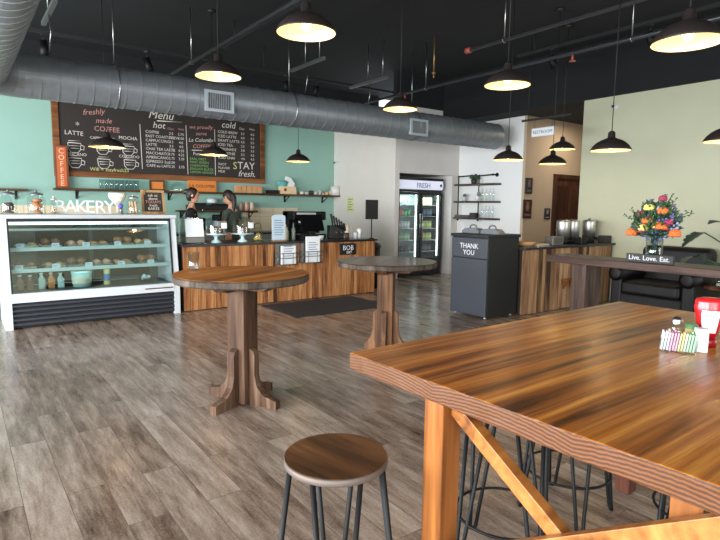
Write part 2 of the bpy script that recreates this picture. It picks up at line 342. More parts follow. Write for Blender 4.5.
# corridor door
d = struct('door_1', MB().box(9.62, 9.70, 6.56, 6.66, 0, 2.04).box(10.64, 10.72, 6.56, 6.66, 0, 2.04).box(9.62, 10.72, 6.56, 6.66, 2.04, 2.12), wood('dark door frame', [(40, 24, 16), (62, 38, 26), (78, 50, 34)], (0, 0, 1), 8))
mb = MB().box(9.70, 10.64, 6.60, 6.64, .01, 2.04)
for z0, z1 in ((.15, .95), (1.1, 1.9)):
    for x0, x1 in ((9.78, 10.12), (10.20, 10.54)): mb.box(x0, x1, 6.59, 6.61, z0, z1, .006)
mb.build('leaf', wood('dark red brown door', [(44, 24, 16), (70, 38, 26), (86, 50, 34)], (0, 0, 1), 8), d)
MB().cyl((9.76, 6.55, 1.0), (9.76, 6.6, 1.0), .012).sph((9.76, 6.54, 1.0), .028).build('door_handle', STEEL, d)
t = thing('corridor_fill_lamp', 'added unseen ceiling lamp brightening the restroom corridor', 'lamp', (9.7, 5.85, 3.16))  # lamp added out of view to brighten the corridor
MB().lathe([(0, -.03), (.16, -.03), (.18, 0), (0, 0)], n=28).build('housing', BLKM, t); MB().lathe([(0, -.06), (.1, -.055), (.15, -.031), (0, -.031)], n=28).build('diffuser', plain('warm diffuser', (255, 236, 206), .5, emit=(255, 226, 180), es=2), t)
l = bpy.data.lights.new('corridor_fill_light', 'AREA'); l.shape = 'DISK'; l.size = .28; l.energy = 15; l.color = (1, .86, .68); o = bpy.data.objects.new('corridor_fill_light', l); COL.objects.link(o); o.parent = t; o.location = (0, 0, -.07)
# tile splashback behind the counter
m, N, L, b = newmat('cream tiles'); tc = N.new('ShaderNodeTexCoord'); mp = N.new('ShaderNodeMapping'); mp.inputs['Rotation'].default_value = (R(90), 0, 0)
br = N.new('ShaderNodeTexBrick'); br.offset = 0; br.inputs['Scale'].default_value = 1; br.inputs['Brick Width'].default_value = .3; br.inputs['Row Height'].default_value = .3; br.inputs['Mortar Size'].default_value = .004
br.inputs['Color1'].default_value = lin((214, 196, 164)); br.inputs['Color2'].default_value = lin((222, 206, 178)); br.inputs['Mortar'].default_value = lin((170, 158, 140))
L.new(tc.outputs['Object'], mp.inputs[0]); L.new(mp.outputs[0], br.inputs['Vector']); L.new(br.outputs[0], b.inputs['Base Color']); b.inputs['Roughness'].default_value = .3
struct('trim_tiles', MB().box(4.72, 6.0, 10.435, 10.449, .9, 1.38).box(-.5, 2.4, 10.435, 10.449, .9, 1.38), m)

# ------------------------------------------------------------------ ducts
def sweep(path, r, n=40, pitch=.17, amp=.005):
    """round duct along a polyline with standing seams"""
    pts = []; L_ = 0
    P = [Vector(p) for p in path]
    out = []
    for a, b in zip(P, P[1:]):
        ln = (b-a).length; t = (b-a)/ln; k = 0.0; 
        m_ = max(1, round(ln/pitch)); st = ln/m_
        for i in range(m_):
            for dd, rr in ((0, 0), (st-.008, 0), (st-.0075, amp), (st-.0005, amp)):
                out.append((a+t*(i*st+dd), rr))
    out.append((P[-1], 0))
    return [o[0] for o in out], [r+o[1] for o in out]
t = thing('spiral_duct', 'long ribbed silver ceiling duct running over the counter and bending forward', 'duct', (0.285, 7.0, 2.77))
pts, rad = sweep([(.36, 0, 0), (8.01, 0, 0)], .232)
MB().tube(pts, rad, 48, smooth=False).sph((8.01, 0, 0), .2, sc_=(.02, 1, 1)).build('main_run', GALV, t)
pts, rad = sweep([(0, -.36, 0), (0, -9.4, 0)], .235, pitch=.15)
MB().tube(pts, rad, 48, smooth=False).build('branch_run', GALV, t)
el = []
for k in range(6):
    a = k/5*PI/2; el.append((.36-.36*math.sin(a), -.36+.36*math.cos(a), 0))
MB().tube([(.44, 0, 0)] + el + [(0, -.44, 0)], .236, 40, smooth=False).build('elbow', GALV, t)
for X in (1.3, 3.6, 5.9):
    MB().tube([(X, .24*math.cos(a), .24*math.sin(a)) for a in [2*PI*k/24 for k in range(24)]], .006, 6, closed=True).cyl((X, 0, .24), (X, 0, 1.22), .006, n=6).build('hanger', STEEL, t)
def grille(x, lab):
    o = Matrix.Translation((x-.285, -.21, -.055))
    g = MB().box(-.19, .19, -.04, -.015, .095, .13, M=o).box(-.19, .19, -.04, -.015, -.13, -.095, M=o).box(-.19, -.155, -.04, -.015, -.095, .095, M=o).box(.155, .19, -.04, -.015, -.095, .095, M=o).box(-.17, .17, -.0205, .04, -.11, .11, M=o).build('air_register', plain('light grey grille', (176, 184, 190), .4, .3), t, label=lab)
    mb = MB()
    for k in range(13): mb.box(-.15+k*.024, -.139+k*.024, -.034, -.022, -.097, .097, M=o)
    mb.build('fins', plain('grille fins', (150, 156, 160), .4, .4), g)
    MB().box(-.155, .155, -.024, -.0207, -.097, .097, M=o).build('backing', BLKM, g)
grille(2.76, 'square vent grille on the duct above the menu chalkboard')
grille(6.15, 'square vent grille on the duct above the drinks fridge')

# ------------------------------------------------------------------ ceiling pipes, tracks, spots
RED = plain('red sprinkler fitting', (150, 70, 60), .5)
def pipe(x, y0, y1, z, lab, extra=()):
    t = thing('sprinkler_pipe', lab, 'pipe', (x, y0, z))
    MB().cyl((0, 0, 0), (0, y1-y0, 0), .022, n=10).build('pipe_run', plain('grey black pipe', (74, 74, 78), .35, .5), t)
    for yy in extra:
        MB().cyl((0, yy-y0, .02), (0, yy-y0, ZC-z), .006, n=6).tube([(.03*math.cos(a), yy-y0, .03*math.sin(a)) for a in [2*PI*k/12 for k in range(12)]], .005, 6, closed=True).build('pipe_hanger', STEEL, t)
    return t
pipe(2.64, -2.5, 9.0, 3.3, 'dark pipe crossing the ceiling above the nearer round pub table', (4.4, 7.4))
p = pipe(5.07, -2.5, 4.7, 3.3, 'short dark pipe with red end fitting above the stand-alone trash cabinet', (1.2, 4.2)); MB().cyl((0, 7.2, 0), (0, 7.27, 0), .035, n=10).build('end_fitting', RED, p)
p = pipe(6.12, -2.5, 8.2, 3.3, 'long dark pipe on the ceiling in front of the black soffit', (3.3, 6.6))
for yy in (4.02, 7.1):
    MB().cyl((0, yy+2.5, -.02), (0, yy+2.5, -.09), .014, n=8).cyl((0, yy+2.5, -.09), (0, yy+2.5, -.1), .04, n=10).build('sprinkler_head', RED, p)
for x, lab in ((2.35, 'brass sprinkler head on the ceiling above the hanging dome lamp'), (6.0, 'brass sprinkler head on the ceiling beside the long pipe')):
    tag(MB().cyl((0, 0, .03), (0, 0, ZC-3.45), .012, n=8).cyl((0, 0, 0), (0, 0, .03), .03, n=10).cyl((0, 0, -.06), (0, 0, 0), .012, n=8).build('ceiling_sprinkler', plain('brass', (150, 120, 80), .4, .8), loc=(x, 4.45 if x < 3 else 6.3, 3.45)), lab, 'sprinkler')
tr = thing('lighting_track', 'long black lighting track on the ceiling behind the duct', 'track light', (.2, 8.4, 3.62)); MB().box(0, 8.0, -.02, .02, -.02, .02).build('rail', BLKM, tr)
for x in (.3, 4, 7.8): MB().cyl((x, 0, .02), (x, 0, .38), .008, n=6).build('drop_rod', BLKM, tr)
def spot(loc, lab, rz=0):
    s = thing('track_spotlight', lab, 'spotlight', loc, rz, 'black track spotlights')
    MB().box(-.03, .03, -.03, .03, -.02, .0).cyl((0, 0, -.02), (0, 0, -.1), .008, n=6).build('adaptor', BLKM, s)
    MB().cyl((0, .02, -.1), (0, -.05, -.28), .05, n=16).build('lamp_head', BLK, s)
for i, (x, lab) in enumerate(((1.05, 'black track spotlight nearest the duct elbow'), (2.35, 'black track spotlight near the left of the rail above the duct'), (2.75+.6, 'black track spotlight behind the duct above the chalkboard right half'), (4.6, 'black track spotlight behind the duct right of the vent grille'), (5.2, 'rightmost black track spotlight behind the duct'))):
    spot((x, 8.4, 3.6), lab, i*.7)
tr2 = thing('lighting_track', 'black lighting track on the ceiling along the soffit', 'track light', (7.1, 1.2, 3.75)); MB().box(-.02, .02, 0, 4.4, -.02, .02).build('rail', BLKM, tr2); MB().cyl((0, .3, 0), (0, .3, .25), .008, n=6).cyl((0, 4.1, 0), (0, 4.1, .25), .008, n=6).build('drop_rod', BLKM, tr2)
spot((7.1, 5.0, 3.73), 'left black spotlight of the track along the soffit', .6); spot((7.1, 3.6, 3.73), 'right black spotlight of the track along the soffit', .9)
tr3 = thing('lighting_track', 'black lighting track crossing the ceiling above the second round pub table', 'track light', (3.3, 1.5, 3.7)); MB().box(-.02, .02, 0, 6.4, -.02, .02).build('rail', BLKM, tr3); MB().cyl((0, .3, 0), (0, .3, .3), .008, n=6).cyl((0, 6, 0), (0, 6, .3), .008, n=6).build('drop_rod', BLKM, tr3)
def strut(x, y0, y1, lab):
    s = thing('hanging_strut', lab, 'strut', (x, y0, 3.42))
    MB().box(-.022, .022, 0, y1-y0, -.02, .02).build('channel', plain('dull zinc', (110, 112, 112), .45, .7), s)
    MB().cyl((0, .5, .02), (0, .5, .58), .006, n=6).cyl((0, .12, .02), (0, .12, .58), .006, n=6).build('rod', STEEL, s)
    MB().tube([(0, .45, -.02), (.01, .46, -.2), (-.005, .5, -.40)], .006, 6).build('strap', STEEL, s)
strut(.92, 6.4, 7.3, 'short zinc strut with hanging strap beside the duct elbow')
strut(4.15, 6.5, 7.4, 'short zinc strut with strap above the duct middle')
strut(5.5, 6.8, 7.8, 'short zinc strut with strap above the duct right half')
# small hanging track with the sign over the corridor
hb = thing('hanging_rail', 'black rail hanging in front of the corridor near the restroom sign', 'rail', (7.2, 4.7, 2.78)); MB().box(-.015, .015, 0, .85, -.015, .015).build('rail', BLKM, hb)
for yy in (.12, .74): MB().cyl((0, yy, .015), (0, yy, 1.22), .005, n=6).build('drop_rod', BLKM, hb)
rs = thing('restroom_sign', 'white hanging sign reading RESTROOM above the corridor', 'sign', (7.2, 5.16, 2.58), -PI/2)
MB().box(-.2, .2, -.012, .012, -.065, .065, .01).build('plate', plain('grey sign plate', (200, 206, 212), .5), rs)
MB().box(-.185, .185, -.0135, -.0115, -.052, .052).build('inlay', WHITE, rs)
MB().text('RESTROOM', .066, TM(0, -.014, -.022), .001, 'CENTER').build('lettering', plain('dark slate lettering', (48, 56, 70), .6), rs)
MB().cyl((-.15, 0, .06), (-.15, 0, .19), .003, n=6).cyl((.15, 0, .06), (.15, 0, .19), .003, n=6).build('chain', BLKM, rs)

# ------------------------------------------------------------------ pendant lamps
SHADE = plain('dark bronze shade', (46, 40, 38), .45, .4); REFL = plain('white enamel tinted by bulb glow', (246, 228, 180), .5)  # shade lining: white enamel with the bulb's warm glow in its colour
BULB = plain('warm bulb', (255, 220, 160), .3, emit=(255, 200, 120), es=9)
def pendant(label, loc, ztop=ZC, r=.18):
    p = thing('pendant_lamp', label, 'pendant lamp', loc, group='dome pendant lamps')
    k = r/.18
    prof = [(.18*k, 0), (.182*k, .004), (.178*k, .016), (.160*k, .045), (.128*k, .075), (.088*k, .098), (.05*k, .112), (.034*k, .122), (.032*k, .165), (.022*k, .178), (.008*k, .184), (0, .185)]
    MB().lathe(prof, n=40).build('shade', SHADE, p)
    MB().lathe([(.1785*k, .001), (.174*k, .016), (.156*k, .043), (.124*k, .072), (.084*k, .094), (.04*k, .108), (0, .11)], n=40).build('reflector', REFL, p)
    MB().sph((0, 0, .048), .03, seg=12, sc_=(1, 1, 1.2)).cyl((0, 0, .075), (0, 0, .105), .014, n=10).build('bulb', BULB, p)
    MB().cyl((0, 0, .18*k), (0, 0, ztop-loc[2]), .004, n=6).cyl((0, 0, ztop-loc[2]-.03), (0, 0, ztop-loc[2]), .05, n=16).build('cord', BLKM, p)
    l = bpy.data.lights.new('bulb_light', 'POINT'); l.energy = 5.5; l.color = (1, .70, .34); l.shadow_soft_size = .035
    o = bpy.data.objects.new('bulb_light', l); COL.objects.link(o); o.parent = p; o.location = (0, 0, .035)
    return p
pendant('large dome pendant lamp high over the nearer round pub table', (1.79, 3.01, 2.47))
pendant('dome pendant lamp high beside the crossing pipe left of centre', (1.76, 4.33, 2.44))
pendant('dome pendant lamp high in front of the duct at the centre', (3.86, 4.55, 2.45))
pendant('dome pendant lamp high beneath the red pipe fitting', (3.62, 2.95, 2.40))
pendant('large dome pendant lamp high at the top right over the big pine table', (3.27, 1.45, 2.33))
pendant('black dome pendant lamp hanging low over the bakery display case', (1.545, 7.34, 2.105), r=.21)
pendant('black dome pendant lamp hanging low before the right part of the chalkboard', (2.90, 7.34, 2.10), r=.185)
pendant('black dome pendant lamp hanging low before the teal wall beside the chalkboard', (4.23, 7.34, 2.09))
pendant('black dome pendant lamp hanging low above the trash cabinet', (5.57, 4.48, 2.02))
pendant('black dome pendant lamp hanging before the corridor pictures', (6.45, 4.45, 2.02))
pendant('smallest black dome pendant lamp hanging before the corridor beneath the black rail', (7.1, 4.75, 2.28))
pendant('black dome pendant lamp hanging low over the far end of the long bar table', (5.04, 2.85, 1.98))
pendant('black dome pendant lamp cut by the right edge over the long bar table', (5.04, 1.86, 1.98))

# ------------------------------------------------------------------ menu chalkboard
BX, BZ, BW, BH = 1.36, 1.87, 3.84, 1.38
t = thing('menu_chalkboard', 'large wood-framed chalkboard menu on the teal wall', 'chalkboard', (BX, 10.42, BZ))
MB().box(.08, BW-.08, -.012, .02, .08, BH-.08).build('slate', BOARD, t)
MB().box(0, BW, -.035, .02, 0, .1, .006).box(0, BW, -.035, .02, BH-.1, BH, .006).box(0, .1, -.035, .02, .1, BH-.1, .006).box(BW-.1, BW, -.035, .02, .1, BH-.1, .006).build('frame', FRAMEW, t)
wt, pk, gr, ye = MB(), MB(), MB(), MB()
def ch(mb, s, X, Z, size, align='CENTER', tilt=0, shear=0):
    if mb is pk: MB().text(s, size, TM(X-BX, -.0135, Z-BZ, 0, tilt), .0006, align, 0, shear).build('pink_word', CHALKP, t)
    else: mb.text(s, size, TM(X-BX, -.0135, Z-BZ, 0, tilt), .0006, align, 0, shear)
def stroke(mb, pts, r=.006): mb.tube([(x-BX, -.0135, z-BZ) for x, z in pts], r, 6)
ch(pk, 'freshly', 2.0, 2.93, .13, tilt=.15, shear=.3); ch(pk, 'made', 2.15, 2.80, .12, tilt=.05, shear=.3); ch(pk, 'COFFEE', 2.2, 2.66, .12); ch(wt, '*', 1.74, 2.68, .14)
ch(wt, 'LATTE', 1.68, 2.56, .10, tilt=-.03); ch(wt, 'CAPPUCCINO', 2.12, 2.52, .062); ch(wt, 'MOCHA', 2.54, 2.55, .085)
ch(wt, 'AMERICANO', 1.66, 2.22, .07); ch(wt, 'CORTADO', 2.55, 2.235, .07)
for cx, cz in ((1.68, 2.33), (2.12, 2.33), (2.54, 2.34), (1.68, 2.08), (2.13, 2.09), (2.56, 2.1)):
    stroke(wt, [(cx-.1, cz+.1), (cx-.09, cz-.01), (cx-.05, cz-.06), (cx+.05, cz-.06), (cx+.09, cz-.01), (cx+.1, cz+.1), (cx-.1, cz+.1)])
    stroke(wt, [(cx+.1, cz+.07), (cx+.15, cz+.05), (cx+.14, cz-.01), (cx+.09, cz)]); stroke(wt, [(cx-.08, cz+.05), (cx+.08, cz+.055)], .005); stroke(wt, [(cx-.07, cz+.01), (cx+.07, cz+.012)], .005); stroke(wt, [(cx-.09, cz+.13), (cx+.09, cz+.14)], .004)
ch(ye, 'Wifi = stayfresh23', 2.22, 1.982, .085)
stroke(wt, [(2.75, 2.84), (2.77, 2.05)], .007); stroke(wt, [(3.58, 2.9), (3.6, 1.99)], .006); stroke(wt, [(4.14, 2.88), (4.14, 2.0)], .006)
ch(wt, 'Menu', 3.12, 2.97, .2, shear=.3); stroke(wt, [(3.05, 2.93), (3.5, 2.95)], .008); ch(wt, 'hot', 3.08, 2.8, .16, shear=.2)
rows = ['COFFEE', 'EAST COAST BREW', 'CAPPUCCINO', 'LATTE', 'CHAI TEA LATTE', 'MACCHIATO', 'AMERICANO', 'ESPRESSO 2oz', 'CAFE au LAIT']
for i, s in enumerate(rows):
    z = 2.70-.075*i; ch(wt, s, 2.84, z, .07, 'LEFT')
    ch(wt, ('2.5', '2.75', '3.5', '3.5', '3.75', '3.75', '2.75', '2.00', '3.25')[i], 3.30, z, .066, 'CENTER'); 
    if i != 7: ch(wt, ('2.75', '3.00', '4.0', '4.0', '4.25', '4.25', '3.25', '', '3.75')[i], 3.48, z, .066, 'CENTER')
ch(pk, '12oz', 3.29, 2.79, .06); ch(pk, '16oz', 3.48, 2.8, .06)
for s, z in (('we proudly', 2.86), ('serve', 2.74), ('La Colombe', 2.62), ('COFFEE', 2.5)): ch(pk if z != 2.62 else wt, s, 3.87, z, .1, tilt=.06, shear=.25)
stroke(wt, [(3.68, 2.45), (4.08, 2.47)], .006); ch(wt, 'Fun Teas', 3.87, 2.36, .09)
for i, s in enumerate(['EARL GREY', 'MINT GREEN', 'CHAMOMILE', 'ENGLISH BLACK', 'LEMON GINGER']): ch(gr, s, 3.64, 2.27-.062*i, .064, 'LEFT')
ch(wt, 'cold', 4.42, 2.93, .17, shear=.2)
for i, s in enumerate(['COLD BREW', 'ICED LATTE', 'DRAFT LATTE', 'ICED TEA', 'LEMONADE', 'SMOOTHIE', 'ICED CHAI']):
    z = 2.82-.082*i; ch(wt, s, 4.2, z, .072, 'LEFT'); ch(wt, ('3.5', '4.0', '4.5', '2.5', '3.0', '5.5', '4.0')[i], 4.72, z, .066, 'CENTER'); ch(wt, ('4.0', '4.5', '5.0', '3.0', '3.5', '6.5', '4.5')[i], 4.93, z, .066, 'CENTER')
ch(wt, '12oz', 4.7, 2.92, .06); ch(wt, '16oz', 4.92, 2.93, .06)
ch(ye, 'S', 4.55, 2.14, .2); ch(wt, 'TAY', 4.79, 2.15, .2); ch(wt, 'fresh.', 4.8, 2.0, .17, shear=.3)
for i, s in enumerate(['SHOT', 'FLAVOR', 'MILK']): ch(wt, s, 4.2, 2.2-.07*i, .066, 'LEFT')
wt.build('white_lettering', CHALK, t); pk.b.free(); gr.build('green_lettering', CHALKG, t); ye.build('yellow_lettering', CHALKY, t)

# ------------------------------------------------------------------ wall shelves behind the counter
def wallshelf(name, lab, x0, x1, z, dep, brs):
    s = thing(name, lab, 'shelf', (x0, 10.45, z))
    MB().box(0, x1-x0, -dep, 0, -.035, 0, .004).build('board', DKWOOD, s)
    for x in brs: MB().box(x-.015, x+.015, -.02, 0, -.17, -.035).box(x-.015, x+.015, -dep+.03, 0, -.05, -.036).tube([(x, -.01, -.16), (x, -dep+.04, -.05)], .01, 6).build('bracket', BLK, s)
    return s
SZ = 1.67
wallshelf('wall_shelf', 'long dark wood shelf on the teal wall under the chalkboard', 1.33, 6.95, SZ, .26, (.35, 1.9, 4.35, 5.3))
wallshelf('wall_shelf', 'short lower wood shelf behind the two workers', 3.35, 4.95, 1.32, .24, (.1, .9, 1.5))
wallshelf('wall_shelf', 'short dark shelf on the teal wall behind the cookie jars', -.1, .95, 1.64, .22, (.3, .9))
t = thing('coffee_sign', 'vertical orange sign reading COFFEE at the left end of the shelf', 'sign', (1.46, 10.33, SZ))
MB().box(-.1, .1, -.02, .02, 0, .7, .004).build('frame', wood('rusty sign frame', [(84, 50, 34), (120, 72, 48), (140, 90, 60)], (0, 0, 1), 8), t)
MB().box(-.07, .07, -.024, -.018, .03, .67).build('panel', ORANGED, t)
mb = MB()
for i, c in enumerate('COFFEE'): mb.text(c, .12, TM(0, -.026, .565-.105*i), .001, 'CENTER')
mb.build('lettering', plain('cream lettering', (236, 200, 160), .7), t)
g0 = None
gp = [(-.035, 0), (.035, 0), (.044, .19), (.041, .19), (.033, .008), (0, .008)]
for i in range(8):
    x = 2.06 + i*.082; lab = 'clear drinking glass, %s from the left in the row on the long shelf' % ORD[i]
    if g0 is None:
        g0 = tag(MB().lathe([(0, 0), (.034, 0), (.040, .17), (.037, .17), (.031, .008), (0, .008)], n=18).build('drinking_glass', GLASSJ, loc=(x, 10.32, SZ)), lab, 'glass', 'glasses on the shelf')
    else:
        o = g0.copy(); COL.objects.link(o); o.location = (x, 10.32-.01*(i % 2), SZ); o['label'] = lab
t = thing('picture_frame', 'small dark picture frame with orange print on the long shelf', 'picture frame', (3.0, 10.34, SZ))
MB().box(-.135, .135, -.01, .012, 0, .03).box(-.135, .135, -.01, .012, .16, .19).box(-.135, -.105, -.01, .012, .03, .16).box(.105, .135, -.01, .012, .03, .16).build('frame', DKWOOD, t)
MB().box(-.105, .105, 0, .01, .03, .16).build('print', ORANGE, t)
t = thing('glass_cloche', 'small glass cloche between the framed print and the orange sign', 'cloche', (3.37, 10.32, SZ))
MB().lathe([(0, 0), (.15, 0), (.15, .015), (0, .015)], n=28).build('base', plain('pale green glaze', (160, 180, 150), .4), t)
MB().lathe([(.135, .016), (.135, .08), (.11, .13), (.05, .16), (.012, .165), (.012, .18), (0, .182)], n=28).build('dome', GLASSJ, t)
t = thing('brand_sign', 'orange sign reading LA COLOMBE on the long shelf', 'sign', (3.84, 10.33, SZ))
MB().box(-.28, .28, -.01, .01, 0, .21, .003).build('panel', ORANGE, t)
MB().text('LA COLOMBE', .082, TM(0, -.0115, .08), .001, 'CENTER').build('lettering', plain('brown lettering', (92, 46, 24), .7), t)
for i in range(5):
    x = 4.56 + i*.115
    c = thing('carton', 'small tan carton with orange top, %s from left in the shelf row' % ORD[i], 'carton', (x, 10.32, SZ), group='cartons on the shelf') if i == 0 else dup(c0, 'small tan carton with orange top, %s from left in the shelf row' % ORD[i], (x, 10.32, SZ))
    if i == 0:
        c0 = c; MB().box(-.052, .052, -.05, .05, 0, .09, .003).build('body', plain('tan card', (204, 160, 112), .7), c); MB().box(-.05, .05, -.052, .05, .091, .14, .003).build('lid', plain('peach card', (226, 150, 100), .7), c)
tag(MB().box(-.12, .12, -.06, .06, 0, .075, .01).box(-.125, .125, -.065, .065, .055, .068, .004).build('storage_tin', BLKM, loc=(5.33, 10.32, SZ)), 'low black tin on the shelf beside the colourful bag', 'tin')
t = thing('gift_bag', 'cream gift bag with teal and white tissue sticking out on the shelf', 'bag', (5.68, 10.32, SZ))
MB().prism([(-.19, 0), (.19, 0), (.175, .16), (-.175, .16)], -.06, .06).build('body', plain('cream bag', (232, 206, 162), .8), t)
MB().sph((-.1, 0, .19), .09, sc_=(1, .5, 1)).sph((-.17, 0, .22), .06, sc_=(1, .5, 1)).build('teal_tissue', plain('teal tissue', (98, 178, 170), .8), t)
MB().prism([(-.02, .16), (.14, .14), (.17, .22), (.08, .34), (-.03, .37), (-.05, .3), (.05, .26)], -.02, .02).build('white_tissue', PAPER, t)
MB().sph((-.08, -.06, .09), .035, sc_=(1, .3, 1)).build('red_emblem', plain('deep red', (150, 60, 60), .7), t)
cups = [(6.02, .05, .06, (220, 210, 196)), (6.14, .05, .055, (204, 196, 186)), (6.25, .045, .09, (48, 44, 46)), (6.37, .05, .08, (190, 190, 186)), (6.47, .04, .1, (196, 200, 198)), (6.56, .035, .05, (196, 180, 156)), (6.66, .045, .07, (206, 170, 132)), (6.76, .045, .1, (200, 186, 160))]
cn = ['cream', 'pale', 'black', 'grey', 'tall silver', 'tiny tan', 'tan', 'tall sand']
for (x, r, h, c), nm in zip(cups, cn):
    t = thing('mug', nm+' cup in the row near the right end of the long shelf', 'cup', (x, 10.3, SZ), group='cups on the shelf')
    MB().lathe([(0, 0), (r*.85, 0), (r, h), (r*.9, h), (r*.78, .008), (0, .008)], n=20).build('cup_body', plain('cup '+nm, c, .4), t)
    MB().tube([(r*.9, 0, h*.8), (r*1.5, 0, h*.7), (r*1.5, 0, h*.35), (r*.85, 0, h*.25)], .006, 6).build('handle', plain('cup '+nm, c, .4), t)
tag(MB().lathe([(0, 0), (.1, 0), (.105, .2), (.095, .2), (.09, .01), (0, .01)], n=28).build('canister', plain('white canister', (222, 218, 212), .4), loc=(6.87, 10.28, SZ)), 'large white canister at the right end of the long shelf', 'canister')
# lower shelf contents
tag(MB().box(-.45, .45, -.09, .09, 0, .1, .01).box(-.4, -.1, -.08, .08, .1, .14, .01).box(.05, .35, -.08, .08, .1, .13, .01).build('equipment_tray', BLKM, loc=(3.98, 10.3, 1.32)), 'row of black equipment on the lower shelf between the workers', 'tray')
tag(MB().lathe([(0, 0), (.09, 0), (.1, .02), (.1, .07), (.06, .09), (0, .09)], n=20).build('bowl_stack', WHITE, loc=(4.02, 10.3, 1.46)), 'white bowls on top of the black equipment on the lower shelf', 'bowls')
for i, (x, c) in enumerate(((4.62, (150, 130, 110)), (4.74, (206, 160, 140)), (4.85, (214, 196, 176)))):
    tag(MB().lathe([(0, 0), (.045, 0), (.045, .12), (.03, .15), (.03, .17), (0, .17)], n=18).build('storage_jar', plain('jar tint %d' % i, c, .4), loc=(x, 10.3, 1.32)), ['brown', 'pink', 'cream'][i]+' jar at the right end of the lower shelf', 'jar')

# ------------------------------------------------------------------ back counter with machines
t = thing('back_counter', 'low work counter against the teal wall behind the workers', 'counter', (2.5, 9.85, 0))
MB().box(0, 3.6, 0, .58, .1, .86).build('cabinet', plain('grey cabinet', (120, 122, 120), .5), t); MB().box(-.01, 3.61, -.02, .58, .86, .9, .004).build('worktop', DARKSTONE, t); MB().box(.03, 3.57, .05, .5, 0, .1).build('plinth', BLKM, t)
t = thing('coffee_grinder', 'coffee grinder on the back counter between the workers', 'grinder', (3.72, 10.15, .9))
MB().box(-.08, .08, -.1, .1, 0, .28, .02).build('body', BLK, t); MB().lathe([(.03, .28), (.09, .42), (.09, .45), (0, .45)], n=20).build('hopper', GLASSJ, t); MB().cyl((0, -.1, .2), (0, -.16, .18), .02).build('spout', STEEL, t)
t = thing('mixing_machine', 'white and black countertop machine behind the cake stands', 'machine', (4.15, 10.1, .9))
MB().box(-.16, .16, -.14, .14, 0, .22, .02).build('body', WHITE, t); MB().box(-.17, .17, -.15, .15, .22, .34, .03).build('head', BLK, t); MB().cyl((0, -.14, .1), (0, -.2, .1), .02).build('dial', STEEL, t)

# ------------------------------------------------------------------ service counter
def cladding(mb, n, w0, gap, z0, z1, front=True):
    x = 0; 
    while x < n-.02:
        ww = min(random.uniform(*w0), n-x); mb.box(x+gap/2, x+ww-gap/2, 0, .022, z0+random.uniform(0, .004), z1, .003); x += ww
    return mb
t = thing('service_counter', 'long counter clad in orange-brown planks with black top', 'counter', (2.38, 7.15, 0))
MB().box(.01, 3.19, .03, .72, 0, .86).build('carcass', plain('dark carcass', (40, 34, 30), .8), t)
cladding(MB(), 3.2, (.07, .13), .004, .01, .865).build('plank_cladding', PLANK, t)
mb = MB(); y = .03
while y < .7:
    ww = min(random.uniform(.08, .13), .72-y); mb.box(3.19, 3.205, y+.002, y+ww-.002, .01, .865, .003); y += ww
mb.build('end_cladding', PLANK, t)
MB().box(-.02, 3.23, -.03, .75, .866, .9, .004).build('worktop', plain('black laminate', (26, 26, 28), .3), t)
CY = 7.42
t = thing('acrylic_display', 'clear acrylic stand holding a white sheet at the left end of the counter', 'display stand', (2.6, 7.32, .9))
MB().box(-.14, .14, -.06, .2, 0, .008).box(-.15, -.142, -.06, .2, 0, .34).box(-.14, .14, .19, .198, .0, .34).build('stand', GLASSJ, t)
MB().prism([(-.03, .09), (-.024, .09), (.02, .33), (.014, .33)], -.125, .125, 'x').build('sheet', PAPER, t)
MB().box(-.125, .125, -.05, .16, .01, .085, .01).build('tray', plain('grey tray', (120, 120, 112), .5), t)
def cakestand(x, lab, y=7.36):
    t = thing('cake_stand', lab, 'cake stand', (x, y, .9), group='domed cake stands')
    MB().lathe([(0, 0), (.075, 0), (.07, .015), (.03, .04), (.022, .07), (.05, .105), (.16, .112), (.16, .125), (0, .125)], n=36).build('pedestal', plain('pale blue ceramic', (190, 214, 216), .3), t)
    MB().lathe([(.142, .126), (.142, .29), (.128, .325), (.09, .345), (.02, .352), (.018, .37), (0, .375)], n=36).build('glass_dome', GLASSJ, t)
    MB().box(.02, .1, -.152, -.146, .2, .28, .002).build('price_card', PAPER, t)
    for k in range(5):
        a = k*1.257
        o = tag(MB().box(-.03, .03, -.022, .022, 0, .1, .008).build('cake_slice', plain('brown cake', (96, 78, 66), .8), loc=(x+.075*math.cos(a), y+.075*math.sin(a), 1.0255), rz=a), 'wrapped cake slice under the %s dome' % ('left' if x < 3.1 else 'right'), 'cake', 'cake slices under the %s dome' % ('left' if x < 3.1 else 'right'))
cakestand(2.92, 'pale blue cake stand with glass dome, left of the pair on the counter'); cakestand(3.32, 'pale blue cake stand with glass dome, right of the pair on the counter')
t = thing('glass_jar', 'glass jar of yellow lemons with black wire bail on the counter', 'jar', (3.6, 7.45, .9))
MB().lathe([(0, 0), (.07, 0), (.075, .02), (.075, .15), (.05, .18), (.05, .2), (0, .2)], n=24).build('glass', GLASSJ, t)
MB().tube([(-.06, 0, .17), (-.05, 0, .24), (0, 0, .27), (.05, 0, .24), (.06, 0, .17)], .005, 6).build('wire_bail', BLK, t)
for k, (dx, dy, dz) in enumerate(((-.03, 0, .035), (.03, .01, .035), (0, -.02, .09))):
    tag(MB().sph((0, 0, 0), .03, sc_=(1.2, 1, 1)).build('lemon', plain('lemon yellow', (222, 190, 90), .5), loc=(3.6+dx, 7.45+dy, .9+dz)), 'yellow lemon inside the glass jar with wire bail', 'lemon', 'lemons in the jar')
t = thing('menu_card', 'pale blue arched menu card standing on the counter', 'menu card', (3.86, 7.28, .9))
pts = [(-.11, .02), (.11, .02), (.11, .36)] + [(.11*math.cos(a), .36+.035*math.sin(a)) for a in [PI*k/8 for k in range(1, 8)]] + [(-.11, .36)]
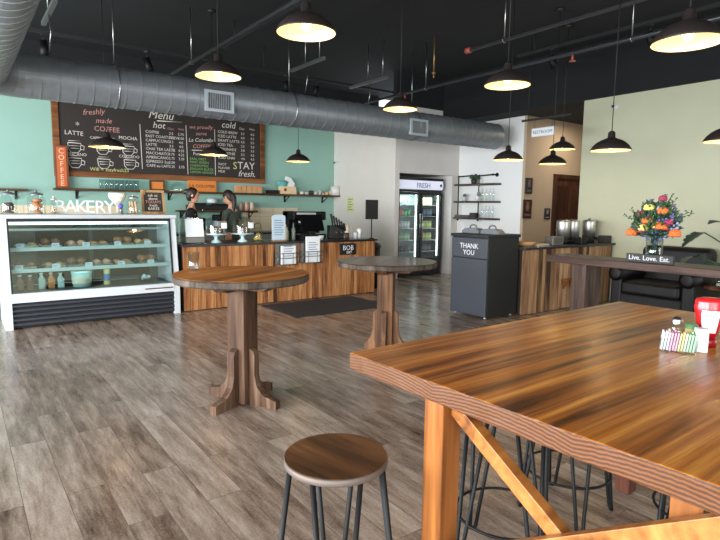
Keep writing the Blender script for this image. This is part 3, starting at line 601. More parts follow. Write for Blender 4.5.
MB().prism(pts, -.006, .006).build('card', plain('pale blue card', (196, 214, 226), .6), t)
mb = MB()
for k in range(7): mb.box(-.075, .075 if k % 3 else .05, -.0075, -.006, .09+k*.035, .103+k*.035)
mb.build('print_lines', plain('grey blue print', (130, 150, 170), .7), t)
MB().box(-.1, .1, -.05, .05, 0, .02, .004).build('foot', SIGNW, t)
for x, y_, c, h, nm in ((4.04, 7.4, (226, 214, 190), .24, 'slim cream'), (4.12, 7.5, (150, 170, 120), .2, 'green'), (4.19, 7.42, (120, 130, 120), .26, 'clear grey')):
    t = thing('bottle', nm+' bottle on the counter beside the pale blue menu card', 'bottle', (x, y_, .9), group='counter bottles')
    MB().lathe([(0, 0), (.03, 0), (.032, .01), (.032, h*.6), (.014, h*.78), (.013, h), (0, h)], n=18).build('glass', plain('bottle '+nm, c, .25), t); MB().cyl((0, 0, h), (0, 0, h+.03), .015, n=12).build('cap', BLK, t)
# espresso machine and register
t = thing('espresso_machine', 'black espresso machine on the counter', 'espresso machine', (4.53, 7.62, .9))
MB().box(-.3, .3, -.14, .24, .0, .08, .01).box(-.3, .3, .05, .24, .08, .44, .02).box(-.3, .3, -.14, .24, .3, .44, .02).build('body', BLK, t)
MB().box(-.28, .28, -.13, .22, .44, .445).build('cup_tray', STEEL, t); MB().box(-.25, .1, -.143, -.138, .39, .42).build('name_plate', plain('pale plate', (170, 170, 170), .4), t)
for x in (-.15, .12): g = MB().cyl((x, -.08, .24), (x, -.08, .3), .035).build('group_head', STEEL, t); MB().cyl((x, -.1, .25), (x, -.24, .23), .012).build('handle', BLKM, g)
MB().box(-.26, .26, -.13, .04, .08, .09).build('drip_tray', STEEL, t)
t = thing('till_screen', 'black till screen tilted on its stand before the espresso machine', 'register', (4.45, 7.3, .9))
MB().prism([(-.05, .15), (-.035, .14), (.06, .38), (.045, .39)], -.2, .2, 'x').build('screen', plain('glossy black', (14, 14, 16), .12), t)
MB().box(-.06, .06, -.02, .06, .015, .2, .01).build('stand', BLK, t); MB().box(-.16, .16, -.06, .1, 0, .018, .004).build('foot', BLK, t)
tag(MB().lathe([(0, 0), (.03, 0), (.045, .07), (.04, .07), (.026, .006), (0, .006)], n=20).build('cup', WHITE, loc=(4.58, 7.24, .9)), 'white cup on the counter beside the till screen', 'cup')
tag(MB().box(-.07, .07, -.05, .05, 0, .1, .008).box(-.05, .05, -.051, -.049, .06, .09).build('card_reader', BLK, loc=(4.3, 7.24, .9)), 'small black card reader on the counter left of the till', 'card reader')
t = thing('handle_rack', 'rack of black slanted tap handles right of the espresso machine', 'rack', (4.98, 7.45, .9))
MB().box(-.12, .2, -.03, .06, 0, .22, .01).build('body', plain('dark grey', (60, 60, 64), .4, .3), t)
for k in range(6): MB().cyl((-.06+k*.05, -.03, .21-.018*k), (-.12+k*.05, -.06, .40-.03*k), .012, .017, n=10).build('handle', BLKM, t)
MB().cyl((-.02, -.03, .12), (-.02, -.08, .1), .01, n=8).cyl((.08, -.03, .12), (.08, -.08, .1), .01, n=8).build('spout', STEEL, t)
t = thing('milk_pitcher', 'cream coloured pitcher near the right end of the counter', 'pitcher', (5.2, 7.45, .9))
MB().lathe([(0, 0), (.06, 0), (.065, .02), (.05, .16), (.055, .24), (.05, .24), (.045, .15), (0, .02)], n=24).build('body', plain('cream glaze', (220, 208, 190), .35), t); MB().tube([(.05, 0, .2), (.1, 0, .18), (.1, 0, .08), (.06, 0, .05)], .009, 8).build('handle', plain('cream glaze', (220, 208, 190), .35), t)
for x, h, nm in ((5.34, .09, 'short white paper cup beside the cream pitcher'), (5.42, .15, 'taller white paper cup near the right counter end')):
    t = thing('paper_cup', nm, 'cup', (x, 7.38, .9)); MB().lathe([(0, 0), (.028, 0), (.042, h), (0, h)], n=20).build('cup_body', PAPER, t); MB().lathe([(.044, h), (.044, h+.01), (.036, h+.018), (0, h+.018)], n=20).build('lid', plain('tan lid', (200, 184, 160), .5), t)
tag(MB().lathe([(0, 0), (.035, 0), (.04, .1), (.036, .1), (.03, .008), (0, .008)], n=18).build('tumbler', plain('dark brown cup', (70, 54, 48), .4), loc=(5.11, 7.3, .9)), 'dark brown tumbler on the counter left of the pitcher', 'cup')
t = thing('pole_sign', 'blank black square sign on a pole at the right end of the counter', 'sign', (5.54, 7.2, .9))
MB().cyl((0, 0, 0), (0, 0, .34), .009, n=8).build('pole', BLK, t); MB().cyl((0, 0, 0), (0, 0, .012), .045, n=20).build('base', BLK, t); MB().box(-.125, .125, -.012, .012, .32, .64, .004).build('panel', BLKM, t)
t = thing('round_bin', 'black bin on the floor behind the right end of the counter', 'bin', (5.86, 7.62, 0))
MB().lathe([(0, 0), (.13, 0), (.17, .74), (.16, .74), (.12, .02), (0, .02)], n=28).build('body', BLKM, t); MB().lathe([(.172, .70), (.19, .74), (.15, .8), (.08, .82), (0, .825)], n=20).build('liner', plain('black plastic', (22, 22, 24), .35), t)
# brochure holders on the counter front
def holder(x, z, lab, h):
    t = thing('brochure_holder', lab, 'brochure holder', (x, 7.13, z), group='wire brochure holders')
    mb = MB()
    for zz in (0, .1, .17): mb.tube([(-.17, 0, zz), (-.17, -.07, zz), (.17, -.07, zz), (.17, 0, zz)], .005, 6)
    for xx in (-.17, -.08, .08, .17): mb.tube([(xx, 0, 0), (xx, -.07, 0), (xx, -.07, .17)], .004, 6)
    mb.box(-.18, -.16, -.01, .02, 0, .32).box(.16, .18, -.01, .02, 0, .32).box(-.18, .18, .005, .02, 0, .32)
    mb.build('wire_rack', plain('grey wire', (120, 116, 110), .4, .7), t)
    p = tag(MB().box(-.12, .12, -.012, .012, 0, h, .002).build('brochure_stack', PAPER, loc=(x+.02, 7.13-.035, z+.008)), ('taller stack of leaflets in the right wire holder' if h > .3 else 'shorter stack of leaflets in the left wire holder')+' on the counter front', 'leaflets', 'stacks of leaflets')
    mb = MB()
    for k in range(6): mb.box(-.08, .08 - (k % 2)*.03, -.0135, -.0122, h*.3+k*.035, h*.3+k*.035+.014)
    mb.build('print_lines', plain('blue grey print', (150, 160, 186), .7), p)
holder(3.9, .56, 'wire holder on the counter front, the left one', .27); holder(4.32, .57, 'wire holder on the counter front, right one with taller sheets', .39)
t = thing('counter_plaque', 'small black plaque reading BOB EAT on the counter front', 'sign', (5.02, 7.135, .66))
MB().box(-.15, .15, -.01, .014, 0, .18, .003).build('panel', BLKM, t); MB().text('BOB', .11, TM(0, -.012, .075), .001, 'CENTER').text('EAT', .06, TM(.02, -.012, .02), .001, 'CENTER').build('lettering', PAPER, t)
# floor mat
tag(MB().box(-.79, .79, -.5, .5, 0, .012, .005).build('floor_mat', plain('black ribbed mat', (40, 37, 37), .9, bump=.4, nscale=150), loc=(4.22, 6.51, 0)), 'black rubber mat on the floor before the service counter', 'mat')

# ------------------------------------------------------------------ bakery display case
t = thing('display_case', 'white refrigerated bakery display case with slanted glass front', 'display case', (.38, 7.12, 0))
W = 1.94; CD = .75
COOL = plain('cool white liner', (206, 222, 222), .5)
def slant(z): return (z-.3)*.13 if z > .3 else 0
mb = MB()
for x0, x1 in ((0, .07), (W-.07, W)): mb.prism([(0, 0), (0, .3), (.13, 1.24), (CD, 1.24), (CD, 0)], x0, x1, 'x')
mb.box(.07, W-.07, 0, .06, .3, .405, .004).build('side_frames', WHITE, t)
MB().box(-.01, W+.01, .10, CD+.01, 1.24, 1.29, .006).build('top', plain('steel top', (196, 200, 202), .35, .3), t)
MB().box(.07, W-.07, CD-.03, CD, .41, 1.22).box(.07, W-.07, .05, CD-.03, .38, .405).build('liner', plain('case back', (84, 88, 88), .5), t)
MB().box(.4, 1.0, CD-.045, CD-.031, .45, 1.18).box(1.05, 1.75, CD-.05, CD-.031, .45, 1.18).build('sliding_door', plain('dark tinted panel', (58, 46, 42), .2), t)
P = [(slant(.41), .41), (slant(1.2)+.0, 1.2), (slant(1.2)+.008, 1.2), (slant(.41)+.008, .41)]
MB().prism(P, .085, W-.085, 'x').build('front_glass', CASEGL, t)
mb = MB()
for x0, x1 in ((.07, .088), (W-.088, W-.07)): mb.prism([(slant(.405)-.006, .405), (slant(1.24)-.006, 1.24), (slant(1.24)+.02, 1.24), (slant(.405)+.02, .405)], x0, x1, 'x')
mb.box(.07, W-.07, slant(1.22)-.008, slant(1.22)+.03, 1.205, 1.24).build('black_gasket', BLKM, t)
mb = MB()
for k in range(5):
    z = .03+k*.053; mb.prism([(.03, z), (.012, z+.012), (.012, z+.03), (.045, z+.05), (.06, z+.05), (.06, z)], .07, W-.07, 'x')
mb.build('louvred_grille', plain('charcoal louvre', (52, 54, 60), .5), t)
MB().box(.07, W-.07, .06, CD-.02, .01, .38).build('machine_box', BLKM, t)
SHZ = (.66, .90)
for z, d0 in ((.66, .13), (.90, .2)):
    s = MB().box(.09, W-.09, d0, CD-.06, z-.012, z, .002).build('glass_shelf', pane('shelf glass', (214, 236, 232), 1.5, .12), t)
    MB().box(.09, W-.09, d0-.012, d0, z-.035, z+.008, .002).build('front_rail', plain('pale mint rail', (206, 226, 222), .35), s)
    MB().box(.1, W-.1, d0+.01, d0+.035, z-.03, z-.014).build('light_strip', plain('cool led', (220, 244, 244), .4, emit=(214, 244, 246), es=3), s)
MB().box(.09, W-.09, .18, .22, 1.17, 1.2).build('top_light', plain('cool led', (220, 244, 244), .4), t)
MB().box(.09, W-.09, .17, .19, 1.1, 1.125, .003).build('upper_rail', plain('steel rail', (190, 196, 196), .3, .6), t)
MB().box(1.5, 1.85, -.003, 0, .345, .36).build('maker_strip', plain('gold black strip', (110, 90, 50), .4, .5), t)
CX, CYY = .38, 7.12
tan = [(186, 130, 80), (150, 96, 58), (206, 158, 104), (120, 76, 50), (196, 150, 120)]
rnd = random.Random(3)
for si, (z, d0, nm) in enumerate(((.405, .12, 'bottom deck'), (.66, .13, 'lower glass shelf'), (.90, .2, 'upper glass shelf'))):
    if si:
        for i in range(5):
            x = .18 + i*.36 + rnd.uniform(-.02, .02)
            o = MB().box(-.04, .04, -.004, .004, 0, .05, .001).box(-.03, .03, 0, .02, 0, .004).build('price_card', plain('pale blue paper', (216, 226, 238), .7), loc=(CX+x, CYY+d0+.03, z+.001))
            tag(o, 'price card, %s from left on the %s of the display case' % (ORD[i], nm), 'price card', 'price cards in the display case')
            MB().box(-.03, .02, -.0046, -.004, .028, .034).box(-.03, .01, -.0046, -.004, .016, .022).build('print_lines', plain('grey print', (150, 156, 166), .7), o)
        for i in range(6):
            x = .26 + i*.27 + rnd.uniform(-.02, .02); c = tan[(i+si) % 5]
            tr = thing('pastry_tray', 'pastry tray, %s from left on the %s of the display case' % (ORD[i], nm), 'tray', (CX+x, CYY+d0+.25, z+.001), group='pastry trays')
            MB().box(-.11, .11, -.14, .14, 0, .008, .002).box(-.11, .11, -.14, -.135, .008, .02).box(-.11, .11, .135, .14, .008, .02).build('tray', STEEL, tr)
            for k, (dx, dy) in enumerate(((-.055, -.08), (.055, -.08), (-.055, .03), (.055, .03))):
                r = rnd.uniform(.034, .046)
                if (i+si) % 3 == 0: mbb = MB().lathe([(0, 0), (r*.75, 0), (r*.9, .035), (r*1.15, .045), (r, .07), (r*.4, .085), (0, .088)], n=14); pn = 'muffin'
                elif (i+si) % 3 == 1: mbb = MB().tube([(-r*1.1, r*.5, .012), (-r*.6, -.1*r, .024), (0, -r*.3, .03), (r*.6, -.1*r, .024), (r*1.1, r*.5, .012)], [.008, .02, .03, .02, .008], 10); pn = 'croissant'
                else: mbb = MB().sph((0, 0, .018), r, sc_=(1.1, 1, .55), seg=12); pn = 'cookie'
                o = mbb.build(pn, plain('baked %d' % ((i+si) % 5), c, .6, noise=.2, nscale=40), loc=(CX+x+dx, CYY+d0+.25+dy, z+.010))
                tag(o, '%s on the %s pastry tray from left, %s of the display case' % (pn, ORD[i], nm), 'pastry', 'pastries on the %s' % nm)
# deck contents
for x, c, h, nm in ((.18, (150, 110, 84), .16, 'brown drink bottle, first from the left in the display case bottom'), (.28, (120, 84, 66), .15, 'dark brown drink bottle, second from the left in the display case bottom'), (.40, (170, 196, 186), .17, 'pale green drink bottle in the display case bottom'), (.50, (196, 130, 70), .17, 'amber juice bottle in the display case bottom'), (.60, (176, 200, 194), .16, 'pale milk bottle right of the amber juice bottle')):
    t = thing('drink_bottle', nm, 'bottle', (CX+x, CYY+.3, .406), group='bottles in the display case')
    MB().box(-.035, .035, -.035, .035, 0, h*.75, .01).lathe([(.03, h*.75), (.018, h*.9), (.018, h), (0, h)], n=16).build('body', plain('drink '+nm[:8], c, .25), t); MB().cyl((0, 0, h), (0, 0, h+.02), .02, n=12).build('cap', plain('pale cap', (214, 210, 200), .4), t)
t = thing('food_tub', 'large pale mint tub with cream label in the display case bottom', 'tub', (CX+.83, CYY+.3, .406))
MB().lathe([(0, 0), (.1, 0), (.115, .17), (0, .17)], n=28).build('tub', plain('mint tub', (176, 214, 206), .4), t); MB().lathe([(.12, .17), (.12, .19), (0, .195)], n=28).build('lid', plain('mint lid', (190, 220, 214), .4), t)
MB().lathe([(.1085, .04), (.1145, .11)], n=28).build('label_band', plain('cream band', (226, 216, 190), .6), t)
t = thing('tall_can', 'tall blue and yellow can in the display case bottom', 'can', (CX+1.12, CYY+.3, .406))
MB().lathe([(0, 0), (.036, 0), (.038, .01), (.038, .19), (.03, .2), (0, .2)], n=20).build('can', plain('yellow can', (206, 196, 120), .35), t); MB().lathe([(.0385, .05), (.0385, .14)], n=20).build('blue_band', plain('blue band', (70, 116, 170), .4), t)
t = thing('ice_bowl', 'clear bowl of pale wrapped treats at the display case bottom right', 'bowl', (CX+1.6, CYY+.28, .406))
MB().lathe([(0, 0), (.07, 0), (.12, .07), (.112, .07), (.06, .01), (0, .01)], n=24).build('bowl', GLASSJ, t)
mb = MB()
for k in range(14): mb.sph((rnd.uniform(-.06, .06), rnd.uniform(-.06, .06), .05+rnd.uniform(0, .03)), .022, seg=8)
tag(mb.build('wrapped_treats', plain('pale wrap', (206, 220, 222), .5), loc=(CX+1.6, CYY+.28, .408)), 'heap of pale wrapped treats in the clear bowl', 'treats', kind='stuff')
# on top of the case
ZTOP = 1.291
def cookiejar(x, r, h, lab, cc, lidc):
    t = thing('cookie_jar', lab, 'jar', (x, 7.52, ZTOP), group='jars on the display case')
    MB().lathe([(0, 0), (r*.95, 0), (r, .015), (r, h*.72), (r*.7, h*.84), (r*.7, h*.9)], n=28).build('glass', GLASSJ, t)
    MB().lathe([(r*.78, h*.88), (r*.8, h*.95), (r*.3, h), (0, h)], n=28).sph((0, 0, h+.012), .016, seg=10).build('lid', lidc, t)
    return t
cookiejar(.50, .085, .25, 'left glass cookie jar with dark chocolate cookies on the display case', 0, plain('grey lid', (110, 112, 114), .4, .4)); cookiejar(.78, .095, .25, 'wide glass cookie jar with tan cookies on the display case', 0, plain('grey lid', (110, 112, 114), .4, .4))
cookiejar(.96, .04, .19, 'narrow glass jar of biscuits left of the BAKERY letters', 0, plain('pale lid', (190, 184, 176), .5)); cookiejar(1.87, .085, .23, 'glass jar of long biscotti between the letters and the slate sign', 0, plain('steel lid', (150, 150, 148), .3, .8))
for x, n_, c, lab in ((.50, 7, (84, 62, 54), 'dark cookies'), (.78, 10, (188, 126, 84), 'tan cookies'), (.96, 3, (206, 140, 70), 'orange biscuits')):
    for k in range(n_):
        rr = .05 if x < .9 else .022; hz = .02+.016*k
        o = MB().lathe([(0, -.01), (rr*.9, -.009), (rr, 0), (rr*.85, .009), (0, .011)], n=14).build('cookie', plain('cookie '+lab, c, .75, noise=.2, nscale=60), loc=(x+rnd.uniform(-.02, .02)*(1 if x < .9 else .3), 7.52+rnd.uniform(-.02, .02)*(1 if x < .9 else .3), ZTOP+hz)); o.rotation_euler = (rnd.uniform(-.3, .3), rnd.uniform(-.3, .3), 0)
        tag(o, 'one of the %s inside the %s jar on the display case' % (lab, 'left' if x < .6 else 'wide' if x < .9 else 'narrow'), 'cookie', lab+' in a jar')
for k in range(7):
    o = MB().box(-.014, .014, -.012, .012, 0, .16, .008).build('biscotti', plain('biscotti tan', (206, 176, 136), .75, noise=.15, nscale=50), loc=(1.87+.045*math.cos(k*.9), 7.52+.045*math.sin(k*.9), ZTOP+.008)); o.rotation_euler = (.06, -.08, k)
    tag(o, 'long biscotti standing in the glass jar beside the slate sign', 'biscotti', 'biscotti in the jar')
t = thing('bakery_letters', 'white standing letters reading BAKERY on the display case', 'sign', (1.29, 7.6, ZTOP))
MB().box(-.33, .33, -.03, .03, 0, .012, .002).build('base', WHITE, t)
x = -.315
for c, ww in zip('BAKERY', (.1, .115, .11, .1, .105, .1)):
    mb = MB().text(c, .225, TM(x, .008, .013), .008)
    x += ww+.006
    h = MB; mb.build('letter', plain('white letter', (232, 236, 232), .5), t)
t = thing('paper_funnel', 'white folded funnel-shaped stand behind the biscotti jar', 'stand', (1.72, 7.7, ZTOP))
MB().lathe([(0, 0), (.05, 0), (.05, .012), (.02, .02), (.02, .1), (.11, .22), (.11, .27), (.1, .27), (.09, .22), (0, .12)], n=24, sx=1, sy=.7).build('body', plain('soft white', (232, 226, 216), .6), t); MB().box(-.1, .1, -.01, .01, .235, .262).build('rim_band', plain('tan band', (206, 184, 150), .7), t)
t = thing('service_bell', 'small steel bell with blue button on the display case', 'bell', (1.70, 7.45, ZTOP))
MB().cyl((0, 0, 0), (0, 0, .012), .035, n=20).cyl((0, 0, .012), (0, 0, .08), .012).build('stem', STEEL, t); MB().sph((0, 0, .105), .032, sc_=(1, 1, .9)).build('blue_button', plain('violet blue', (90, 90, 196), .4), t)
t = thing('slate_sign', 'wood framed slate sign with chalk lettering on the display case right end', 'sign', (2.14, 7.55, ZTOP))
TL = Matrix.Rotation(R(-10), 4, 'X')
MB().box(-.15, .15, -.012, .012, 0, .03, M=TL).box(-.15, .15, -.012, .012, .29, .32, M=TL).box(-.15, -.12, -.012, .012, .03, .29, M=TL).box(.12, .15, -.012, .012, .03, .29, M=TL).box(-.13, -.1, .0, .014, 0, .3, M=Matrix.Rotation(R(16), 4, 'X') @ Matrix.Translation((0, .11, 0))).build('frame', SIGNW, t)
MB().box(-.12, .12, -.004, .008, .03, .29, M=TL).build('slate', BOARD, t)
mb = MB(); mb2 = MB()
for i, s in enumerate(('ask us', 'about', 'TODAYS', 'fresh', 'BAKES')): MB().text(s, .052, TL @ TM(0, -.005, .235-.045*i), .0006, 'CENTER').build('chalk_line', CHALKP if i == 2 else CHALK, t)
mb.b.free(); mb2.b.free()

# ------------------------------------------------------------------ drinks fridge
t = thing('drinks_fridge', 'two-door glass drinks fridge with lit header reading FRESH', 'fridge', (7.15, 8.45, 0))
FW = 1.25
BLKG = plain('gloss black', (18, 18, 20), .25)
MB().box(0, .05, .04, .8, .02, 2.03).box(FW-.05, FW, .04, .8, .02, 2.03).box(0, FW, .76, .8, .02, 2.03).box(0, FW, .04, .8, 1.98, 2.03).box(0, FW, .02, .8, .02, .3).box(0, FW, 0.03, .8, 1.74, 1.78).box(0, FW, -.01, .1, 1.985, 2.03).build('cabinet', BLKG, t)
MB().box(.05, FW-.05, .74, .76, .3, 1.74).build('liner', plain('fridge liner', (196, 216, 208), .4), t)
MB().prism([(.03, 1.79), (-.02, 1.8), (-.04, 1.88), (-.02, 1.975), (.03, 1.98)], .02, FW-.02, 'x').build('header', plain('lit header', (214, 216, 232), .4, emit=(214, 216, 236), es=.35), t)
MB().text('FRESH', .14, TM(.66, -.042, 1.83), .002, 'CENTER').build('header_lettering', plain('slate lettering', (120, 126, 150), .6), t)
MB().cyl((FW-.09, -.036, 1.885), (FW-.09, -.046, 1.885), .03).lathe([(0, 0)], n=4).build('header_badge', plain('navy badge', (50, 54, 80), .5), t)
for k, (x0, x1) in enumerate(((0, FW/2), (FW/2, FW))):
    dr = MB().box(x0+.005, x0+.06, 0, .035, .3, 1.73).box(x1-.06, x1-.005, 0, .035, .3, 1.73).box(x0+.06, x1-.06, 0, .035, .3, .36).box(x0+.06, x1-.06, 0, .035, 1.68, 1.73).build('door', BLKG, t)
    MB().box(x0+.06, x1-.06, .012, .02, .36, 1.68).build('pane', GLASS, dr)
    hx = x1-.03 if k == 0 else x0+.03
    MB().cyl((hx, -.03, .8), (hx, -.03, 1.3), .01).cyl((hx, 0, .82), (hx, -.03, .82), .008).cyl((hx, 0, 1.28), (hx, -.03, 1.28), .008).build('handle', STEEL, dr)
    MB().box(x1-.085, x1-.065, .05, .07, .4, 1.68).build('light_strip', plain('fridge led', (230, 240, 240), .4, emit=(236, 246, 250), es=3), t)
for xx in (.31, .94):
    l = bpy.data.lights.new('fridge_light', 'AREA'); l.shape = 'RECTANGLE'; l.size = .45; l.size_y = .08; l.energy = 7; l.color = (.86, 1, .98); o = bpy.data.objects.new('fridge_light', l); COL.objects.link(o); o.parent = t; o.location = (xx, .12, 1.72); o.rotation_euler = (R(15), 0, 0)
mb = MB()
for k in range(7): mb.box(.04, FW-.04, -.002, .02, .05+k*.03, .065+k*.03)
mb.build('base_grille', BLKM, t)
FZ = (.5, .74, .99, 1.24, 1.48)
for z in FZ: MB().box(.06, FW-.06, .12, .72, z-.012, z).build('shelf', plain('pale wire shelf', (196, 206, 204), .4), t)
canc = {(4, 0): ((120, 140, 150), 'silver'), (4, 1): ((190, 200, 130), 'pale lime'), (3, 0): ((170, 90, 84), 'red'), (3, 1): ((96, 112, 130), 'slate blue'), (2, 0): ((200, 206, 206), 'white'), (2, 1): ((196, 204, 120), 'yellow green'), (1, 0): ((150, 186, 150), 'mint'), (1, 1): ((200, 206, 130), 'yellow'), (0, 0): ((50, 54, 58), 'dark'), (0, 1): ((74, 84, 84), 'smoky')}
cbase = {}
for (s, dd), (c, nm) in canc.items():
    h = .15 if s else .13
    for i in range(5):
        x = .12 + dd*.62 + i*.088; cc, nn = c, nm
        if (s, dd) == (3, 0) and i > 2: cc, nn = (70, 160, 110), 'green'
        key = (s, nn)
        lab = '%s drinks can on the %s shelf behind the %s fridge door' % (nn, ('bottom', 'fourth', 'third', 'second', 'top')[s], 'left' if dd == 0 else 'right')
        if key not in cbase:
            o = thing('drinks_can', lab, 'can', (7.15+x, 8.45+.2, FZ[s]), group='%s cans in the fridge, %s door' % (nn, 'left' if dd == 0 else 'right'))
            MB().lathe([(0, 0), (.028, 0), (.033, .012), (.033, h-.015), (.027, h), (0, h)], n=16).build('can_body', plain('can '+nn, cc, .35), o)
            MB().lathe([(.0335, h*.3), (.0335, h*.7)], n=16).build('label_band', plain('band '+nn, [min(255, v+34) for v in cc], .5), o)
            cbase[key] = o
        else: dup(cbase[key], lab, (7.15+x, 8.45+.2, FZ[s]))

# ------------------------------------------------------------------ pipe shelf on the white wall
t = thing('pipe_shelf', 'black pipe wall shelf with three dark boards on the white wall', 'shelf', (8.72, 7.68, 0))
for z in (1.92, 1.57, 1.23): MB().box(-.22, -.01, -.54, .54, z-.035, z, .004).build('board', wood('grey dark shelf board', [(44, 38, 34), (74, 64, 56), (98, 86, 76)], (0, 1, 0), 8), t)
for y_ in (.5, -.06):
    MB().tube([(-.12, y_, 1.19), (-.12, y_, 2.04), (-.12, y_, 2.07), (-.12, y_-.03, 2.08), (-.12, y_-.34, 2.09), (-.1, y_-.36, 2.09), (-.01, y_-.36, 2.09)], .013, 10).cyl((-.012, y_-.36, 2.09), (0, y_-.36, 2.09), .04, n=14).sph((-.12, y_-.35, 2.09), .022).sph((-.12, y_, 2.08), .022).sph((-.12, y_, 1.18), .022).build('pipe_upright', BLK, t)
t = thing('potted_plant', 'small bushy green plant in a dark pot on the pipe shelf top board', 'plant', (8.6, 7.76, 1.921))
MB().lathe([(0, 0), (.05, 0), (.065, .09), (.055, .09), (.045, .01), (0, .01)], n=18).build('pot', plain('dark pot', (44, 44, 46), .6), t)
mb = MB(); rn = random.Random(5)
for k in range(60):
    a = rn.uniform(0, 2*PI); e = rn.uniform(.1, 1.3); l = rn.uniform(.08, .16); dx = math.cos(a)*math.cos(e); dy = math.sin(a)*math.cos(e); dz = math.sin(e)*.8
    mb.tube([(0, 0, .08), (dx*l*.5, dy*l*.5, .1+dz*l*.5), (dx*l, dy*l, .09+dz*l*.9)], [.004, .016, .002], 5)
mb.build('foliage', LEAF, t)
for y_, z, h, c, lab in ((8.0, 1.571, .1, (196, 196, 200), 'grey white jar at the left of the pipe shelf middle board'), (7.98, 1.66, .06, (90, 90, 96), 'dark lid piece stacked on the grey jar of the pipe shelf'), (7.63, 1.571, .11, (214, 214, 214), 'white jar at the centre of the pipe shelf middle board'), (7.6, 1.675, .08, (120, 120, 126), 'grey jar stacked on the white jar of the pipe shelf')):
    tag(MB().lathe([(0, 0), (.035, 0), (.04, h*.6), (.025, h*.85), (.028, h), (0, h)], n=16).build('ceramic_jar', plain('ceramic %d' % c[0], c, .4), loc=(8.58, y_, z+.001)), lab, 'jar')
for i in range(4):
    for z, nm in ((1.571, 'middle'), (1.231, 'bottom')):
        tag(MB().lathe([(0, 0), (.026, 0), (.028, .16), (.012, .2), (.012, .25), (0, .25)], n=14).build('clear_bottle', GLASSJ, loc=(8.57, 7.48-.09*i, z)), 'clear bottle, %s in the row on the %s board of the pipe shelf' % (ORD[i], nm), 'bottle', 'clear bottles on the pipe shelf')
tag(MB().box(-.05, .05, -.07, .07, 0, .1, .006).build('tea_box', plain('charcoal box', (54, 54, 58), .6), loc=(8.58, 7.72, 1.231)), 'small charcoal box on the pipe shelf bottom board', 'box')
tag(MB().box(-.06, .06, -.2, .2, 0, .05, .01).build('folded_cloth', plain('grey brown cloth', (84, 78, 72), .9), loc=(8.58, 8.0, 1.231)), 'folded dark cloth at the left of the pipe shelf bottom board', 'cloth')

t = thing('wall_notice', 'small yellow-green paper notice on the white alcove wall behind the counter end', 'notice', (6.948, 9.8, 1.47), -PI/2)
MB().box(-.13, .13, -.003, .001, -.17, .17).build('sheet', plain('pale yellow green paper', (206, 208, 160), .8), t)
mb = MB()
for k in range(5): mb.box(-.09, .09-(k % 2)*.05, -.0045, -.003, .1-.055*k, .125-.055*k)
mb.build('print_lines', plain('green print', (140, 156, 90), .7), t)
for loc, lab in (((8.249, 4.62, 3.0), 'small white wall camera with dark eye high on the sage wall'), ((6.949, 10.3, 2.4), 'small white wall camera high on the white alcove wall by the corner')):
    t = thing('wall_camera', lab, 'camera', loc, -PI/2)
    MB().cyl((0, 0, 0), (0, -.03, 0), .035, n=16).cyl((0, -.03, 0), (0, -.09, -.01), .02, n=12).build('housing', WHITE, t); MB().sph((0, -.095, -.01), .022, seg=12).build('lens', BLKM, t)
# ------------------------------------------------------------------ corridor pictures
for x, z, w_, h, c, c2, lab in ((8.84, 1.86, .2, .30, (40, 38, 40), (96, 90, 88), 'upper small black framed picture on the tan corridor wall'), (8.82, 1.42, .25, .36, (50, 30, 32), (128, 84, 80), 'larger dark red picture on the tan corridor wall'), (9.46, 1.33, .17, .22, (34, 34, 36), (130, 130, 130), 'small black sign beside the corridor door')):
    t = thing('wall_picture', lab, 'picture', (x, 6.59, z))
    MB().box(-w_/2, w_/2, -.012, .01, -h/2, h/2, .003).build('board', plain('pic %d' % c[0], c, .5), t)
    MB().sph((0, -.012, .03), h*.2, sc_=(.8, .1, 1), seg=12).box(-w_*.32, w_*.32, -.0135, -.012, -h*.36, -h*.26).box(-w_*.25, w_*.25, -.0135, -.012, h*.3, h*.37).build('motif', plain('motif %d' % c2[0], c2, .6), t)

# ------------------------------------------------------------------ trash cabinet
t = thing('trash_cabinet', 'tall black trash cabinet with white THANK YOU lettering', 'trash bin', (5.36, 4.57, 0))
CABF = plain('black laminate lit front', (58, 62, 70), .4); CABS = plain('black laminate side', (12, 12, 13), .5)  # front panels take the daylight's blue-grey into their colour; sides stay black
MB().box(.02, .62, 0, .62, .03, 1.05, .003).build('cabinet', CABS, t); MB().box(-.01, .64, -.012, .632, 1.05, 1.09, .005).build('top', CABS, t)
MB().box(0, .018, .005, .615, .785, 1.035, .003).build('push_flap', CABF, t); MB().box(0, .018, .005, .615, .04, .77, .003).build('door', CABF, t)
MB().text('THANK', .092, TM(-.0015, .31, .905, -PI/2), .001, 'CENTER').build('lettering', plain('white lettering', (226, 228, 230), .6), t)
MB().text('YOU', .092, TM(-.0015, .31, .82, -PI/2), .001, 'CENTER').build('lettering', plain('white lettering', (226, 228, 230), .6), t)
for x, y_ in ((.06, .05), (.06, .57), (.56, .05), (.56, .57)): MB().cyl((x, y_, 0), (x, y_, .03), .02, n=12).build('foot', STEEL, t)
def caddy(y_, lab):
    t = thing('grey_caddy', lab, 'caddy', (5.62, y_, 1.091))
    out = [(-.15, 0), (.15, 0), (.15, .03), (.1, .065), (.055, .075), (.045, .105), (-.045, .105), (-.055, .075), (-.1, .065), (-.15, .03)]
    MB().prism(out[:4]+[(.05, .068), (-.05, .068)]+out[8:], -.06, .06, 'x').build('body', plain('grey plastic', (104, 106, 112), .5), t)
    MB().tube([(0, -.06, .065), (0, -.045, .1), (0, 0, .112), (0, .045, .1), (0, .06, .065)], .011, 8).build('handle', plain('grey plastic', (104, 106, 112), .5), t)
caddy(5.05, 'grey caddy with loop handle, left one on the trash cabinet'); caddy(4.72, 'grey caddy with loop handle, right one on the trash cabinet')

